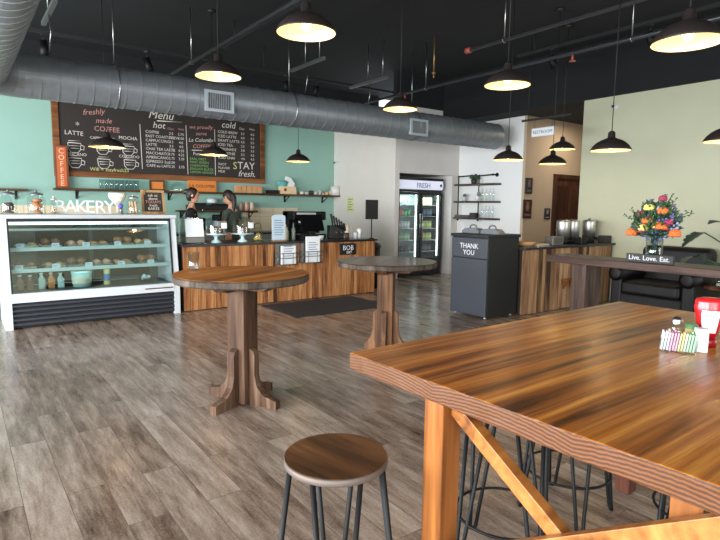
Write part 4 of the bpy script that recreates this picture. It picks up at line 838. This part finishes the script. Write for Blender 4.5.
# ------------------------------------------------------------------ coffee counter with urns
t = thing('coffee_counter', 'plank clad counter with dark stone top carrying the steel urns', 'counter', (6.02, 4.52, 0))
MB().box(.01, 2.2, .03, .56, 0, .88).build('carcass', plain('dark carcass', (40, 34, 30), .8), t)
cladding(MB(), 2.2, (.06, .14), .006, .005, .88).build('plank_cladding', GREYPLANK, t)
MB().box(-.03, 2.22, -.04, .57, .88, .915, .004).build('worktop', DARKSTONE, t)
def urn(x, lab, h=.34, r=.098):
    t = thing('coffee_urn', lab, 'coffee urn', (x, 4.8, .916), group='steel coffee urns')
    MB().lathe([(0, 0), (r*.9, 0), (r*.9, .03), (0, .03)], n=30).build('base', BLK, t)
    MB().lathe([(r*.86, .03), (r, .032), (r, h-.02), (r*.94, h), (r*.5, h+.012), (0, h+.014)], n=36).build('body', plain('urn steel', (196, 194, 190), .42, 1), t)
    MB().cyl((0, -r, .07), (0, -r-.05, .07), .014, n=10).cyl((0, -r-.045, .09), (0, -r-.045, .03), .009, n=8).build('tap', BLK, t); MB().cyl((0, 0, h+.012), (0, 0, h+.03), .02, n=12).build('lid_knob', BLK, t)
urn(7.31, 'steel coffee urn, leftmost of the three on the stone top'); urn(7.56, 'steel coffee urn, middle one of the three on the stone top'); urn(8.0, 'steel coffee urn, rightmost, standing apart beside the sage wall')
t = thing('napkin_dispenser', 'grey box dispenser left of the steel urns', 'dispenser', (6.92, 4.68, .916))
MB().box(-.13, .13, -.07, .07, 0, .12, .008).build('body', plain('grey metal box', (112, 108, 102), .45, .4), t); MB().box(-.1, .1, -.0715, -.069, .02, .1).build('slot_panel', plain('dull panel', (90, 86, 80), .5, .3), t)
tag(MB().box(-.07, .07, -.06, .06, 0, .1, .008).build('sweetener_box', BLK, loc=(7.44, 4.585, .916)), 'black box at the foot of the middle urn', 'box')
t = thing('stir_stick_cup', 'black cup of stir sticks between the middle and right urns', 'cup', (7.77, 4.7, .916))
MB().lathe([(0, 0), (.04, 0), (.045, .1), (.04, .1), (.035, .01), (0, .01)], n=18).build('cup_body', BLKM, t)
mb = MB()
for k in range(9): mb.cyl((0, 0, .02), (.05*math.cos(k*.7), .05*math.sin(k*.7), .19), .003, n=5)
tag(mb.build('stir_sticks', plain('dark sticks', (60, 52, 48), .6), loc=(7.77, 4.7, .916)), 'bundle of dark stir sticks in the black cup by the urns', 'stir sticks', kind='stuff')
tag(MB().box(-.09, .09, -.06, .06, 0, .11, .006).build('lid_box', plain('dark box', (38, 34, 32), .6), loc=(8.12, 4.60, .916)), 'dark box at the right end of the stone top', 'box')
tag(MB().lathe([(0, 0), (.1, 0), (.15, .06), (.143, .06), (.095, .008), (0, .008)], n=24).build('basket', plain('tan basket', (190, 146, 100), .8), loc=(6.3, 4.72, .916)), 'shallow tan basket at the left end of the stone top', 'basket')
tag(MB().box(-.15, .15, -.1, .1, 0, .008, .002).box(-.14, .14, -.09, .09, .008, .02, .004).build('paper_stack', plain('pale papers', (190, 176, 156), .8), loc=(6.62, 4.74, .916)), 'flat stack of pale papers right of the tan basket', 'papers')
tag(MB().box(-.13, .13, -.12, 0, 0, .025, .003).prism([(-.1, 0), (-.02, 0), (-.02, -.12)], -.1, -.08, 'x').prism([(-.1, 0), (-.02, 0), (-.02, -.12)], .08, .1, 'x').build('ledge', PINE, loc=(7.02, 4.515, .41)), 'small orange wooden ledge on the coffee counter front', 'ledge')

# ------------------------------------------------------------------ long bar table with sign and vase
t = thing('bar_table', 'long narrow dark plank bar table with thick top', 'bar table', (5.08, 2.2, 0))
MB().box(-.19, .19, -1.4, 1.2, .885, .955, .006).build('top', BARW, t)
for y_ in (.78, -1.1): MB().box(-.14, .14, y_-.01, y_+.14, 0, .885, .006).build('leg', BARL, t); 
MB().box(-.04, .04, -1.0, .8, .3, .4, .005).build('stretcher', BARL, t)
t = thing('word_block', 'dark block sign reading Live. Love. Eat. on the bar table edge', 'sign', (4.97, 2.38, .956), -PI/2)
MB().box(-.205, .205, -.02, .02, 0, .075, .004).build('block', plain('charcoal block', (44, 44, 46), .6), t); MB().text('Live. Love. Eat.', .06, TM(0, -.0215, .022), .001, 'CENTER').build('lettering', plain('white lettering', (226, 228, 230), .6), t)
VX, VY = 5.12, 2.42
t = thing('glass_vase', 'clear glass vase of mixed flowers on the bar table', 'vase', (VX, VY, .956))
MB().lathe([(0, 0), (.06, 0), (.066, .01), (.076, .25), (.071, .25), (.06, .02), (0, .02)], n=28).build('glass', GLASSJ, t)
MB().lathe([(0, .021), (.057, .021), (.062, .15), (0, .15)], n=28).build('water', pane('vase water', (222, 236, 226), 1.33, .02), t)
rn = random.Random(11)
def at_flower(px, py, d=0):   # offsets as seen from the front of the table: px along the table, py height
    return Vector((VX+d, VY-px, py))
TOPZ = 1.14
def petals(mb, c, r):
    for q, (e, n, l, w_) in enumerate(((-.35, 7, 1.0, .46), (.15, 7, .92, .44), (.6, 6, .78, .40), (1.05, 4, .66, .34))):
        for k in range(n):
            a = 2*PI*(k+.5*(q % 2))/n; v = Vector((math.cos(a)*math.cos(e), math.sin(a)*math.cos(e), math.sin(e)))
            mb.sph(c+v*r*l*.62, r*w_, 0, 8, M=None, sc_=(1, 1, .9))
    return mb
fl = [('orange rose', (226, 112, 50), .052, [(-.05, 1.335, 'largest orange rose left of centre in the bouquet'), (.205, 1.225, 'orange rose low at the right of the bouquet'), (-.19, 1.22, 'orange rose low at the far left of the bouquet'), (.075, 1.42, 'orange rose high in the bouquet'), (.09, 1.285, 'orange pink rose right of centre in the bouquet')]),
      ('yellow rose', (236, 216, 120), .046, [(-.035, 1.45, 'yellow rose at the upper left of the bouquet'), (.035, 1.29, 'pale yellow rose at the centre of the bouquet'), (-.075, 1.265, 'small pale yellow rose low left in the bouquet')]),
      ('pink carnation', (150, 50, 86), .038, [(.15, 1.32, 'magenta carnation right in the bouquet'), (-.1, 1.24, 'dark pink carnation low left in the bouquet'), (.11, 1.27, 'dark pink carnation beside the orange pink rose'), (.07, 1.53, 'dark red carnation at the top of the bouquet'), (-.13, 1.39, 'plum carnation at the upper left of the bouquet')])]
for nm, c, r, lst in fl:
    for px, py, lab in lst:
        p = at_flower(px*.95, py, -.05+rn.uniform(-.03, .02)); base = Vector((VX+rn.uniform(-.03, .03), VY+rn.uniform(-.03, .03), .99))
        o = petals(MB().sph((0, 0, .01), r*.55, seg=8), Vector((0, 0, 0)), r).build(nm.replace(' ', '_'), plain('petal '+nm, c, .6, noise=.15, nscale=30), loc=p)
        tag(o, lab, 'flower'); neck = Vector((VX, VY, 1.18))+(base-Vector((VX, VY, .99)))*-.6
        MB().tube([tuple(-Vector((0, 0, .01))), tuple((neck+p)/2-p+Vector((0, 0, -.02))), tuple(neck-p), tuple(base-p)], .0035, 5).build('stem', LEAF, o)
for i in range(19):
    px, py = [(-.17, 1.38), (-.05, 1.40), (.1, 1.35), (-.22, 1.27), (.05, 1.38), (.17, 1.29), (-.1, 1.46), (.01, 1.24), (-.21, 1.35), (-.16, 1.43), (-.08, 1.52), (.0, 1.36), (.03, 1.45), (.13, 1.46), (.2, 1.38), (.23, 1.31), (-.02, 1.40), (.16, 1.4), (-.13, 1.31)][i]
    p = at_flower(px*.95, py, rn.uniform(-.06, .06)); base = Vector((VX+rn.uniform(-.03, .03), VY+rn.uniform(-.03, .03), 1.0)); dr = (p-Vector((VX, VY, 1.1))).normalized()
    mb = MB()
    for k in range(16):
        q = -dr*(.012*k)+Vector((rn.uniform(-.018, .018), rn.uniform(-.018, .018), rn.uniform(-.01, .01))); mb.sph(q, .012, seg=6)
    o = mb.build('larkspur', plain('petal violet', (120, 116, 176), .6) if i % 3 else plain('petal lilac', (160, 160, 200), .6), loc=p)
    tag(o, 'violet larkspur spike among the roses of the vase bouquet', 'flower', 'larkspur spikes in the bouquet')
    MB().tube([(0, 0, 0), tuple(Vector((VX, VY, 1.18))-p), tuple(base-p)], .003, 5).build('stem', LEAF, o)
mb = MB()
for k in range(420):
    u = rn.uniform(0, 2*PI); rr = math.sqrt(rn.uniform(0, 1)); z = rn.uniform(1.19, 1.47); wd = .2*math.sqrt(max(.05, 1-((z-1.29)/.2)**2)); q = Vector((VX+rr*wd*.75*math.cos(u), VY+rr*wd*math.sin(u), z)); l = (q-Vector((VX, VY, 1.15))).normalized()
    l = (l+Vector((rn.uniform(-.6, .6), rn.uniform(-.6, .6), rn.uniform(-.5, .5)))).normalized(); e = q+l*rn.uniform(.035, .06)
    mb.tube([q-l*.02, (q+e)/2+Vector((0, 0, .006)), e], [.002, rn.uniform(.007, .013), .001], 5)
for k in range(14): mb.tube([Vector((VX+rn.uniform(-.03, .03), VY+rn.uniform(-.03, .03), 1.0)), Vector((VX+rn.uniform(-.04, .04), VY+rn.uniform(-.04, .04), 1.22))], .003, 5)
for k in range(16):
    px = rn.uniform(-.28, .3); q = Vector((VX+rn.gauss(0, .06), VY-px, 1.26+rn.uniform(.05, .38)*(1-abs(px)*1.6))); mb.tube([Vector((VX, VY-px*.1, 1.17)), (q+Vector((VX, VY, 1.2)))/2+Vector((0, 0, .04)), q], .0025, 5)
    for j in range(9):
        f = .45+.06*j; c = Vector((VX, VY-px*.1, 1.17)).lerp(q, f)+Vector((0, 0, .02)); dd = Vector((rn.uniform(-1, 1), rn.uniform(-1, 1), rn.uniform(-.2, 1))).normalized()*.03; mb.tube([c, c+dd*.5, c+dd], [.001, .007, .001], 5)
tag(mb.build('bouquet_greenery', LEAF), 'mass of green filler leaves and sprigs in the vase bouquet', 'greenery', kind='stuff')

# ------------------------------------------------------------------ armchair, side table, plant
t = thing('armchair', 'black leather club armchair against the sage wall', 'armchair', (7.72, 3.47, 0), -PI/2)
HW = .56
MB().box(-HW+.12, HW-.12, -.4, .42, .1, .3, .03).build('base', LEATHER, t)
MB().box(-HW+.18, HW-.18, -.47, .28, .29, .47, .05, seg=4).build('seat_cushion', LEATHER, t)
mb = MB().box(-HW+.1, HW-.1, .2, .46, .25, .93, .09, seg=5); mb.build('backrest', LEATHER, t)
for s in (-1, 1):
    mb = MB().box(s*(HW-.18), s*(HW-.02), -.42, .4, .08, .56, .03)
    mb.cyl((s*(HW-.1), -.44, .56), (s*(HW-.1), .4, .56), .105, n=24)
    mb.build('armrest', LEATHER, t)
    MB().lathe([(0, 0), (.085, 0), (.095, .012), (.06, .02), (0, .022)], n=24, M=Matrix.Translation((s*(HW-.1), -.442, .56)) @ Matrix.Rotation(PI/2, 4, 'X')).build('arm_scroll', LEATHER, t)
    for y_ in (-.36, .36): MB().lathe([(0, 0), (.02, 0), (.035, .08), (0, .08)], n=14, c=(s*(HW-.12), y_, 0)).build('foot', DKWOOD, t)
t = thing('side_table', 'small round brown side table right of the armchair', 'side table', (7.6, 2.62, 0))
MB().lathe([(0, .47), (.3, .47), (.31, .485), (.3, .5), (0, .5)], n=36).build('top', wood('reddish table top', [(60, 34, 24), (104, 64, 44), (130, 86, 60)], (1, 0, 0), 8, rough=.4), t)
for k in range(3): a = k*2.094+.4; MB().cyl((.06*math.cos(a), .06*math.sin(a), .47), (.22*math.cos(a), .22*math.sin(a), 0), .014, n=8).build('leg', BLK, t)
for y_, h, lab in ((2.74, .13, 'short clear candle glass on the round side table'), (2.6, .2, 'taller clear glass on the round side table')):
    t = thing('candle_glass', lab, 'glass', (7.5, y_, .501)); MB().lathe([(0, 0), (.032, 0), (.036, h), (.033, h), (.029, .01), (0, .01)], n=18).build('glass', GLASSJ, t); MB().cyl((0, 0, .011), (0, 0, h*.35), .028, n=14).build('wax', plain('ivory wax', (226, 216, 196), .6), t)
t = thing('monstera_plant', 'large monstera plant with split dark leaves at the right edge', 'plant', (8.0, 2.15, 0))
MB().lathe([(0, 0), (.13, 0), (.17, .3), (.155, .3), (.15, .26), (0, .26)], n=26).build('pot', plain('grey pot', (96, 92, 88), .7), t)
def leaf(px, py, pz, az, el, L, roll=0):
    """split monstera leaf with its stalk"""
    px -= .22; py += .72
    half = [(0, 0), (.18, .12), (.36, .14), (.40, .34), (.22, .30), (.42, .46), (.38, .58), (.2, .46), (.34, .68), (.26, .78), (.12, .62), (.16, .9), (0, 1.08)]
    pts = half + [(-x, y) for x, y in reversed(half[1:-1])]
    mb = MB(); b = mb.b
    M = Matrix.Translation((px, py, pz)) @ Matrix.Rotation(az, 4, 'Z') @ Matrix.Rotation(el, 4, 'X') @ Matrix.Rotation(roll, 4, 'Y') @ Matrix.Scale(L, 4)
    top = [b.verts.new((x, y, .22*abs(x)-.25*y*y)) for x, y in pts]; bot = [b.verts.new((x, y, .22*abs(x)-.25*y*y-.012)) for x, y in pts]
    # fan of quads between the midrib and each lobe keeps the split outline
    n = len(pts); mid = {}
    def midv(y, dz): return b.verts.new((0, y, -.25*y*y+dz))
    mt = [midv(p[1]*.98, 0) for p in half]; mbm = [midv(p[1]*.98, -.012) for p in half]
    for side in (0, 1):
        idx = list(range(len(half))) if side == 0 else [0]+[n-i for i in range(1, len(half)-1)]+[len(half)-1]
        for i in range(len(idx)-1):
            for vv, mm in ((top, mt), (bot, mbm)):
                try: b.faces.new((vv[idx[i]], vv[idx[i+1]], mm[i+1], mm[i]))
                except ValueError: pass
    for i in range(n): b.faces.new((top[i], top[(i+1) % n], bot[(i+1) % n], bot[i]))
    bmesh.ops.transform(b, matrix=M, verts=b.verts[:])
    lf = mb.build('leaf', LEAFD, t)
    MB().tube([(0, 0, .26), (px*.35, py*.35, .3+pz*.4), (px*.9, py*.9, pz*.95), (px, py, pz)], .008, 6).build('stalk', LEAF, lf)
leaf(-.25, .10, 1.16, R(55), R(-22), .30); leaf(-.3, .12, .86, R(70), R(-5), .28, .3); leaf(-.15, -.25, 1.12, R(150), R(-20), .30); leaf(-.32, -.08, .80, R(100), R(-15), .24); leaf(.0, -.05, 1.28, R(-30), R(10), .28)

# ------------------------------------------------------------------ round pub tables
def pubtable(x, y, rz, R_, H, lab, top, post, rim, toe=.31):
    t = thing('pub_table', lab, 'table', (x, y, 0), R(rz))
    MB().lathe([(0, H-.004), (R_-.012, H-.004), (R_-.005, H), (0, H)], n=64, smooth=False).build('tabletop', top, t)
    MB().lathe([(R_-.04, H-.055), (R_-.01, H-.055), (R_, H-.045), (R_, H-.012), (R_-.012, H-.0041), (0, H-.0045)], n=64, smooth=False).lathe([(0, H-.05), (R_-.02, H-.05)], n=64, smooth=False).build('rim', rim, t)
    for ax in (0, 1):
        Mx = Matrix.Rotation(PI/2*ax, 4, 'Z'); dz = .002*ax
        MB().prism([(-R_*.62, H-.052+dz), (R_*.62, H-.052+dz), (R_*.62, H-.07), (R_*.45, H-.115), (-R_*.45, H-.115), (-R_*.62, H-.07)], -.05, .05, M=Mx).build('cross_arm', post, t)
    w_ = .077
    MB().box(-w_, w_, -w_, w_, .01, H-.112, .006).build('post', post, t)
    foot = [(w_, .0), (toe, .0), (toe, .06), (min(.2, toe-.03), .085), (.145, .14), (.125, .22), (.125, .36), (.115, .395), (.09, .41), (w_, .41)]
    for k in range(4): MB().prism(foot, -.026, .026, M=Matrix.Rotation(PI/2*k, 4, 'Z')).build('foot', post, t)
    return t
pubtable(1.615, 3.60, 25, .475, .945, 'nearer round pub table with golden top and barn timber post', TTOP, POST, RIM)
pubtable(3.39, 4.15, 40, .49, .9, 'farther round pub table with brown worn top', T2TOP, P2, RIM, .21)
tag(MB().lathe([(0, 0), (.034, 0), (.036, .006), (.046, .13), (.043, .13), (.033, .012), (0, .012)], n=24).build('drinking_glass', GLASSJ, loc=(1.385, 3.93, .946)), 'empty clear tumbler on the nearer round pub table', 'glass')

# ------------------------------------------------------------------ big pine table
REDL = wood('dark red timber', [(44, 22, 16), (84, 46, 34), (108, 64, 48)], (0, 0, 1), 8)
t = thing('pine_table', 'large varnished pine high table in the right foreground', 'table', (1.053, 0, 0), R(1.5))
TX, TY0, TY1, TZ = 1.77, -.12, 1.43, .945
MB().box(0, TX, TY0, TY1, TZ-.055, TZ, .004).build('tabletop', BIGTOP, t)
for x, y_, mt in ((.035, 1.038, PINE), (.035, .255, PINE), (TX-.15, 1.24, REDL), (TX-.15, .02, REDL)): MB().box(x, x+.075, y_, y_+.075, 0, TZ-.055, .004).build('leg', mt, t)
def bar(name, p0, p1, w_, h_, mat_, par):
    p0, p1 = Vector(p0), Vector(p1); d_ = p1-p0; l = d_.length; q = d_.to_track_quat('X', 'Z')
    return MB().box(0, l, -w_/2, w_/2, -h_/2, h_/2, .002, M=Matrix.Translation(p0) @ q.to_matrix().to_4x4()).build(name, mat_, par)
PINEX = wood('warm pine brace', [(96, 54, 22), (156, 98, 46), (180, 122, 64)], (1, 0, 0), 9, 14, .45, .2, .3, 2)
bar('brace', (.085, 1.035, .862), (.085, .335, .42), .034, .042, PINEX, t); bar('brace', (.05, .33, .868), (.05, 1.06, .40), .032, .042, PINEX, t)
MB().box(.08, TX-.1, .40, .46, TZ-.16, TZ-.055).build('apron', PINE, t)

# ------------------------------------------------------------------ hairpin stools
def stool(label, loc, rz):
    s = thing('bar_stool', label, 'stool', loc, rz, 'hairpin stools')
    H = .685; r = .155
    MB().lathe([(0, H-.003), (r-.004, H-.003), (r-.002, H), (0, H)], n=48, smooth=False).build('seat', SEATW, s)
    MB().lathe([(0, H-.024), (r-.003, H-.024), (r, H-.021), (r, H-.005), (r-.004, H-.0031), (0, H-.0035)], n=48).build('seat_rim', plain('worn metal rim', (104, 92, 84), .55, .3), s)
    for k in range(4):
        a = k*PI/2+PI/4; c, sn = math.cos(a), math.sin(a)
        def Q(rad, tang, z): return (c*rad-sn*tang, sn*rad+c*tang, z)
        pts = [Q(.134, -.066, H-.024), Q(.206, -.017, .06), Q(.212, -.015, .02)] + [Q(.214, .014*math.sin(b), .014-.008*math.cos(b)) for b in (-.9, 0, .9)] + [Q(.212, .015, .02), Q(.206, .017, .06), Q(.134, .066, H-.024)]
        MB().tube(pts, .0082, 8).build('leg', BLK, s)
    MB().tube([(.19*math.cos(2*PI*k/40), .19*math.sin(2*PI*k/40), .2) for k in range(40)], .006, 8, closed=True).build('foot_ring', BLK, s)
    return s
s0 = stool('round walnut topped hairpin stool standing free in the foreground', (.875, 1.295, 0), R(12))
dup(s0, 'hairpin stool under the near end of the pine table beside its front leg', (1.72, 1.33, 0), R(30))
dup(s0, 'hairpin stool under the pine table behind the diagonal brace, farther along', (2.27, 1.40, 0), R(5))
dup(s0, 'hairpin stool under the pine table with only its ring showing at right', (2.42, .86, 0), R(20))

# ------------------------------------------------------------------ condiments
CZ = TZ+.001
t = thing('sweetener_caddy', 'clear caddy of sweetener packets on the pine table', 'caddy', (1.96, .825, CZ), R(-62)); t.scale = (.9, 1, 1)
MB().box(-.06, .06, -.035, .035, 0, .004).box(-.06, -.057, -.035, .035, .004, .045).box(.057, .06, -.035, .035, .004, .045).box(-.057, .057, -.035, -.032, .004, .045).box(-.057, .057, .032, .035, .004, .045).build('tray', GLASSJ, t)
TMx = Matrix.Translation((1.96, .825, CZ)) @ Matrix.Rotation(R(-62), 4, 'Z')
cols = [('white', (236, 236, 238)), ('white', (236, 236, 238)), ('white', (236, 236, 238)), ('pink', (236, 160, 190)), ('pink', (236, 160, 190)), ('pink', (236, 160, 190)), ('yellow', (236, 220, 140)), ('yellow', (236, 220, 140)), ('cream', (230, 226, 200)), ('green', (170, 220, 170)), ('green', (170, 220, 170)), ('green', (170, 220, 170))]
for row in range(2):
    for i, (nm, c) in enumerate(cols):
        if row == 1 and i % 2: continue
        p = TMx @ Vector((-.05+.0085*i, -.016+.03*row, .005))
        o = MB().box(-.0025, .0025, -.014, .014, 0, .058+rn.uniform(0, .008), .001).build('sweetener_packet', plain('packet '+nm, c, .6), loc=p, rz=R(-62)); o.rotation_euler = (rn.uniform(-.06, .06), .12, R(-62))
        tag(o, '%s sweetener packet in the caddy on the pine table' % nm, 'packet', '%s sweetener packets' % nm)
t = thing('salt_shaker', 'glass salt shaker with steel cap behind the sweetener caddy', 'shaker', (2.05, .87, CZ))
MB().lathe([(0, 0), (.02, 0), (.022, .06), (.018, .075), (0, .075)], n=16).build('glass', GLASSJ, t); MB().lathe([(0, .002), (.017, .002), (.018, .04), (0, .04)], n=14).build('salt', PAPER, t); MB().lathe([(.019, .075), (.02, .09), (.012, .1), (0, .102)], n=16).build('cap', STEEL, t)
t = thing('pepper_shaker', 'yellowish seasoning shaker beside the salt shaker', 'shaker', (2.06, .825, CZ))
MB().lathe([(0, 0), (.02, 0), (.02, .065), (0, .065)], n=16).build('body', plain('spice yellow', (206, 186, 110), .5), t); MB().lathe([(.021, .065), (.021, .08), (0, .084)], n=16).build('cap', plain('green cap', (70, 110, 70), .5), t)
tag(MB().box(-.018, .018, -.02, .02, 0, .08, .003).build('napkin_stack', PAPER, loc=(2.015, .775, CZ), rz=R(28)), 'upright white napkin block before the ketchup bottle', 'napkins')
t = thing('ketchup_bottle', 'red squeeze ketchup bottle standing on its cap on the pine table', 'bottle', (2.12, .795, CZ), R(-62)); t.scale = (.86, .86, .84)
KR = plain('ketchup red', (196, 24, 32), .3, coat=.3)
MB().lathe([(0, 0), (.033, 0), (.034, .03), (.028, .035), (0, .035)], n=28).build('cap', plain('cap red', (160, 20, 26), .35), t)
MB().lathe([(0, .0351), (.025, .0352), (.034, .06), (.044, .1), (.054, .145), (.058, .17), (.054, .178), (.056, .186), (.05, .2), (.03, .206), (0, .207)], n=36, sx=1, sy=.68).build('body', KR, t)
mb = MB()
N_ = 12
prof = [(.06, .026), (.08, .03), (.1, .032), (.12, .034), (.14, .036), (.155, .034)]
rows_ = []
for z, hw in prof:
    rr = .0352+(z-.06)/.11*.0235+.0008 + (.002 if z < .145 else .0005)
    rows_.append([mb.b.verts.new((rr*math.sin(u), -.68*rr*math.cos(u)-.0006, z)) for u in [(-1+2*k/N_)*hw/rr*.95 for k in range(N_+1)]])
for a, b_ in zip(rows_, rows_[1:]):
    for k in range(N_): mb.b.faces.new((a[k], a[k+1], b_[k+1], b_[k]))
mb.build('paper_label', PAPER, t)
MB().text('HEINZ', .017, TM(0, -.0405, .13), .0008, 'CENTER').text('KETCHUP', .0105, TM(0, -.037, .1), .0008, 'CENTER').build('lettering', plain('label grey', (96, 110, 110), .6), t)

# ------------------------------------------------------------------ the two workers behind the counter
def evalmesh(o):
    dg = bpy.context.evaluated_depsgraph_get(); me = bpy.data.meshes.new_from_object(o.evaluated_get(dg)); return me
def skin(verts, edges, root=0, sub=2):
    me = bpy.data.meshes.new('s'); bm = bmesh.new(); lay = bm.verts.layers.skin.verify()
    vs = []
    for i, (co, r) in enumerate(verts):
        v = bm.verts.new(co); v[lay].radius = r if isinstance(r, tuple) else (r, r); v[lay].use_root = (i == root); vs.append(v)
    for a, b_ in edges: bm.edges.new((vs[a], vs[b_]))
    bm.to_mesh(me); bm.free(); o = bpy.data.objects.new('s', me); COL.objects.link(o)
    md = o.modifiers.new('k', 'SKIN'); md.use_smooth_shade = True
    if sub: q = o.modifiers.new('u', 'SUBSURF'); q.levels = sub; q.render_levels = sub
    m2 = evalmesh(o); bpy.data.objects.remove(o); return m2
def merge(meshes, vox, smooth=4):
    bm = bmesh.new()
    for me in meshes: bm.from_mesh(me)
    me = bpy.data.meshes.new('m'); bm.to_mesh(me); bm.free(); o = bpy.data.objects.new('m', me); COL.objects.link(o)
    r = o.modifiers.new('r', 'REMESH'); r.mode = 'VOXEL'; r.voxel_size = vox
    s = o.modifiers.new('s', 'SMOOTH'); s.iterations = smooth; s.factor = .4
    m2 = evalmesh(o); bpy.data.objects.remove(o)
    for p in m2.polygons: p.use_smooth = True
    return m2
def tomesh(mb):
    me = bpy.data.meshes.new('p'); mb.b.to_mesh(me); mb.b.free(); return me
def link(name, me, mat_, par=None):
    me.materials.clear(); me.materials.append(mat_); o = bpy.data.objects.new(name, me); COL.objects.link(o); o.parent = par; return o
def person(label, loc, rz, nod, hair, shirt, hgt=1.0):
    p = thing('person', label, 'person', loc, rz); p.scale = (hgt, hgt, hgt)
    V = [((0, 0, .95), (.15, .105)), ((0, 0, 1.09), (.125, .09)), ((0, 0, 1.26), (.15, .10)), ((0, .01, 1.38), (.10, .07)), ((0, .0, 1.45), .05), ((0, -.012-.02*nod, 1.52), .048)]
    E = [(0, 1), (1, 2), (2, 3), (3, 4), (4, 5)]
    for s in (-1, 1):
        i = len(V); V += [((s*.165, .01, 1.355), .052), ((s*.215, -.02, 1.11), .038), ((s*.16, -.22, 1.02), .027), ((s*.145, -.27, 1.005), .025)]
        E += [(3, i), (i, i+1), (i+1, i+2), (i+2, i+3)]
        i = len(V); V += [((s*.095, 0, .86), .088), ((s*.1, -.015, .48), .055), ((s*.1, .015, .1), .038), ((s*.1, -.03, .045), .036), ((s*.105, -.13, .035), .03)]
        E += [(0, i), (i, i+1), (i+1, i+2), (i+2, i+3), (i+3, i+4)]
    parts = [skin(V, E)]
    for s in (-1, 1):      # palm and five fingers, curled over the work
        wx, wy, wz = s*.145, -.27, 1.005
        HV = [((wx, wy, wz), .02), ((wx-s*.005, wy-.05, wz-.005), (.034, .014))]; HE = [(0, 1)]
        parts.append(skin(HV, HE, 0, 1))
        for k, (dx, L_) in enumerate(((-.028, .062), (-.01, .072), (.009, .068), (.027, .054))):
            parts.append(skin([((wx+dx*.8, wy-.055, wz-.004), .010), ((wx+dx, wy-.08-L_*.3, wz-.012), .0095), ((wx+dx, wy-.08-L_*.65, wz-.035), .0085), ((wx+dx, wy-.08-L_*.75, wz-.055), .007)], [(0, 1), (1, 2), (2, 3)], 0, 1))
        parts.append(skin([((wx-s*.02, wy-.02, wz), .012), ((wx-s*.052, wy-.05, wz-.012), .0105), ((wx-s*.056, wy-.085, wz-.025), .0085)], [(0, 1), (1, 2)], 0, 1))
    # head with jaw, nose and ears, turned down by nod
    HM = Matrix.Translation((0, -.015-.02*nod, 1.53)) @ Matrix.Rotation(nod, 4, 'X')
    hb = MB().sph((0, .008, .105), .1, sc_=(.75, .93, 1.0), M=HM, seg=24).sph((0, -.022, .055), .07, sc_=(.78, .92, .98), M=HM).sph((0, -.052, .018), .032, sc_=(1, .8, .8), M=HM)
    hb.prism([(-.082, .12), (-.112, .066), (-.08, .056)], -.013, .013, 'x', M=HM).sph((0, -.103, .068), .014, M=HM)
    hb.sph((0, -.083, .036), .016, sc_=(1.3, .6, .5), M=HM)
    for s in (-1, 1): hb.sph((s*.077, .012, .088), .028, sc_=(.35, .7, 1.1), M=HM)
    parts.append(tomesh(hb))
    link('body', merge(parts, .008), SKIN, p)
    for s in (-1, 1):
        MB().sph((s*.03, -.08, .098), .011, sc_=(1.2, .5, .8), M=HM, seg=10).build('eye', plain('dark eye', (40, 30, 28), .3), p)
        MB().box(s*.03-.016, s*.03+.016, -.09, -.082, .119, .124, M=HM).build('eyebrow', HAIRB, p)
    MB().sph((0, -.092, .036), .014, sc_=(1.4, .35, .4), M=HM, seg=10).build('lips', plain('lip rose', (176, 96, 90), .5), p)
    # hair
    hr = MB().sph((0, .022, .118), .108, sc_=(.79, .9, .93), M=HM, seg=24).sph((0, .055, .07), .075, sc_=(.95, .7, 1.1), M=HM)
    if hair == 'bun': hr.sph((0, .11, .14), .042, M=HM).sph((0, .135, .12), .03, M=HM).sph((-.07, -.0, .08), .03, sc_=(.35, .8, 1.6), M=HM).sph((.07, -.0, .08), .03, sc_=(.35, .8, 1.6), M=HM)
    hm = [tomesh(hr)]
    if hair == 'tail': 
        a = HM @ Vector((0, .12, .10)); hm.append(skin([(tuple(a+Vector((0, -.03, .0))), .035), (tuple(a+Vector((0, .03, -.05))), .042), (tuple(a+Vector((.02, .045, -.16))), .04), (tuple(a+Vector((.03, .03, -.28))), .03), (tuple(a+Vector((.03, .02, -.36))), .012)], [(0, 1), (1, 2), (2, 3), (3, 4)], 0, 1))
    link('hair', merge(hm, .009, 3), HAIRB, p)
    # shirt: body a little larger with short sleeves, hem at the hips
    SV = [((0, 0, .80), (.172, .13)), ((0, 0, 1.09), (.142, .108)), ((0, 0, 1.26), (.166, .116)), ((0, .01, 1.385), (.112, .082)), ((0, .005, 1.43), .062)]
    SE = [(0, 1), (1, 2), (2, 3), (3, 4)]
    for s in (-1, 1):
        i = len(SV); SV += [((s*.168, .01, 1.36), .066), ((s*.198, -.005, 1.2), .056)]; SE += [(3, i), (i, i+1)]
    link('shirt', merge([skin(SV, SE)], .01, 3), shirt, p)
    TV = [((0, 0, .95), (.162, .118)), ((.098, 0, .84), .1), ((.1, -.012, .48), .068), ((.1, .015, .1), .056), ((-.098, 0, .84), .1), ((-.1, -.012, .48), .068), ((-.1, .015, .1), .056)]
    link('trousers', merge([skin(TV, [(0, 1), (1, 2), (2, 3), (0, 4), (4, 5), (5, 6)])], .011, 3), DENIM, p)
    for s in (-1, 1): MB().box(s*.1-.045, s*.1+.045, -.18, .06, 0, .075, .025, seg=3).build('shoe', BLKM, p)
    return p
person('person with dark bun in a black short-sleeved shirt behind the counter, seen in profile', (2.93, 8.35, 0), R(70), .12, 'bun', BLACKF, 0.965)
person('person with long dark ponytail in a dark green shirt, head bowed, behind the counter', (3.60, 8.4, 0), R(-150), .5, 'tail', GREENF, 0.96)
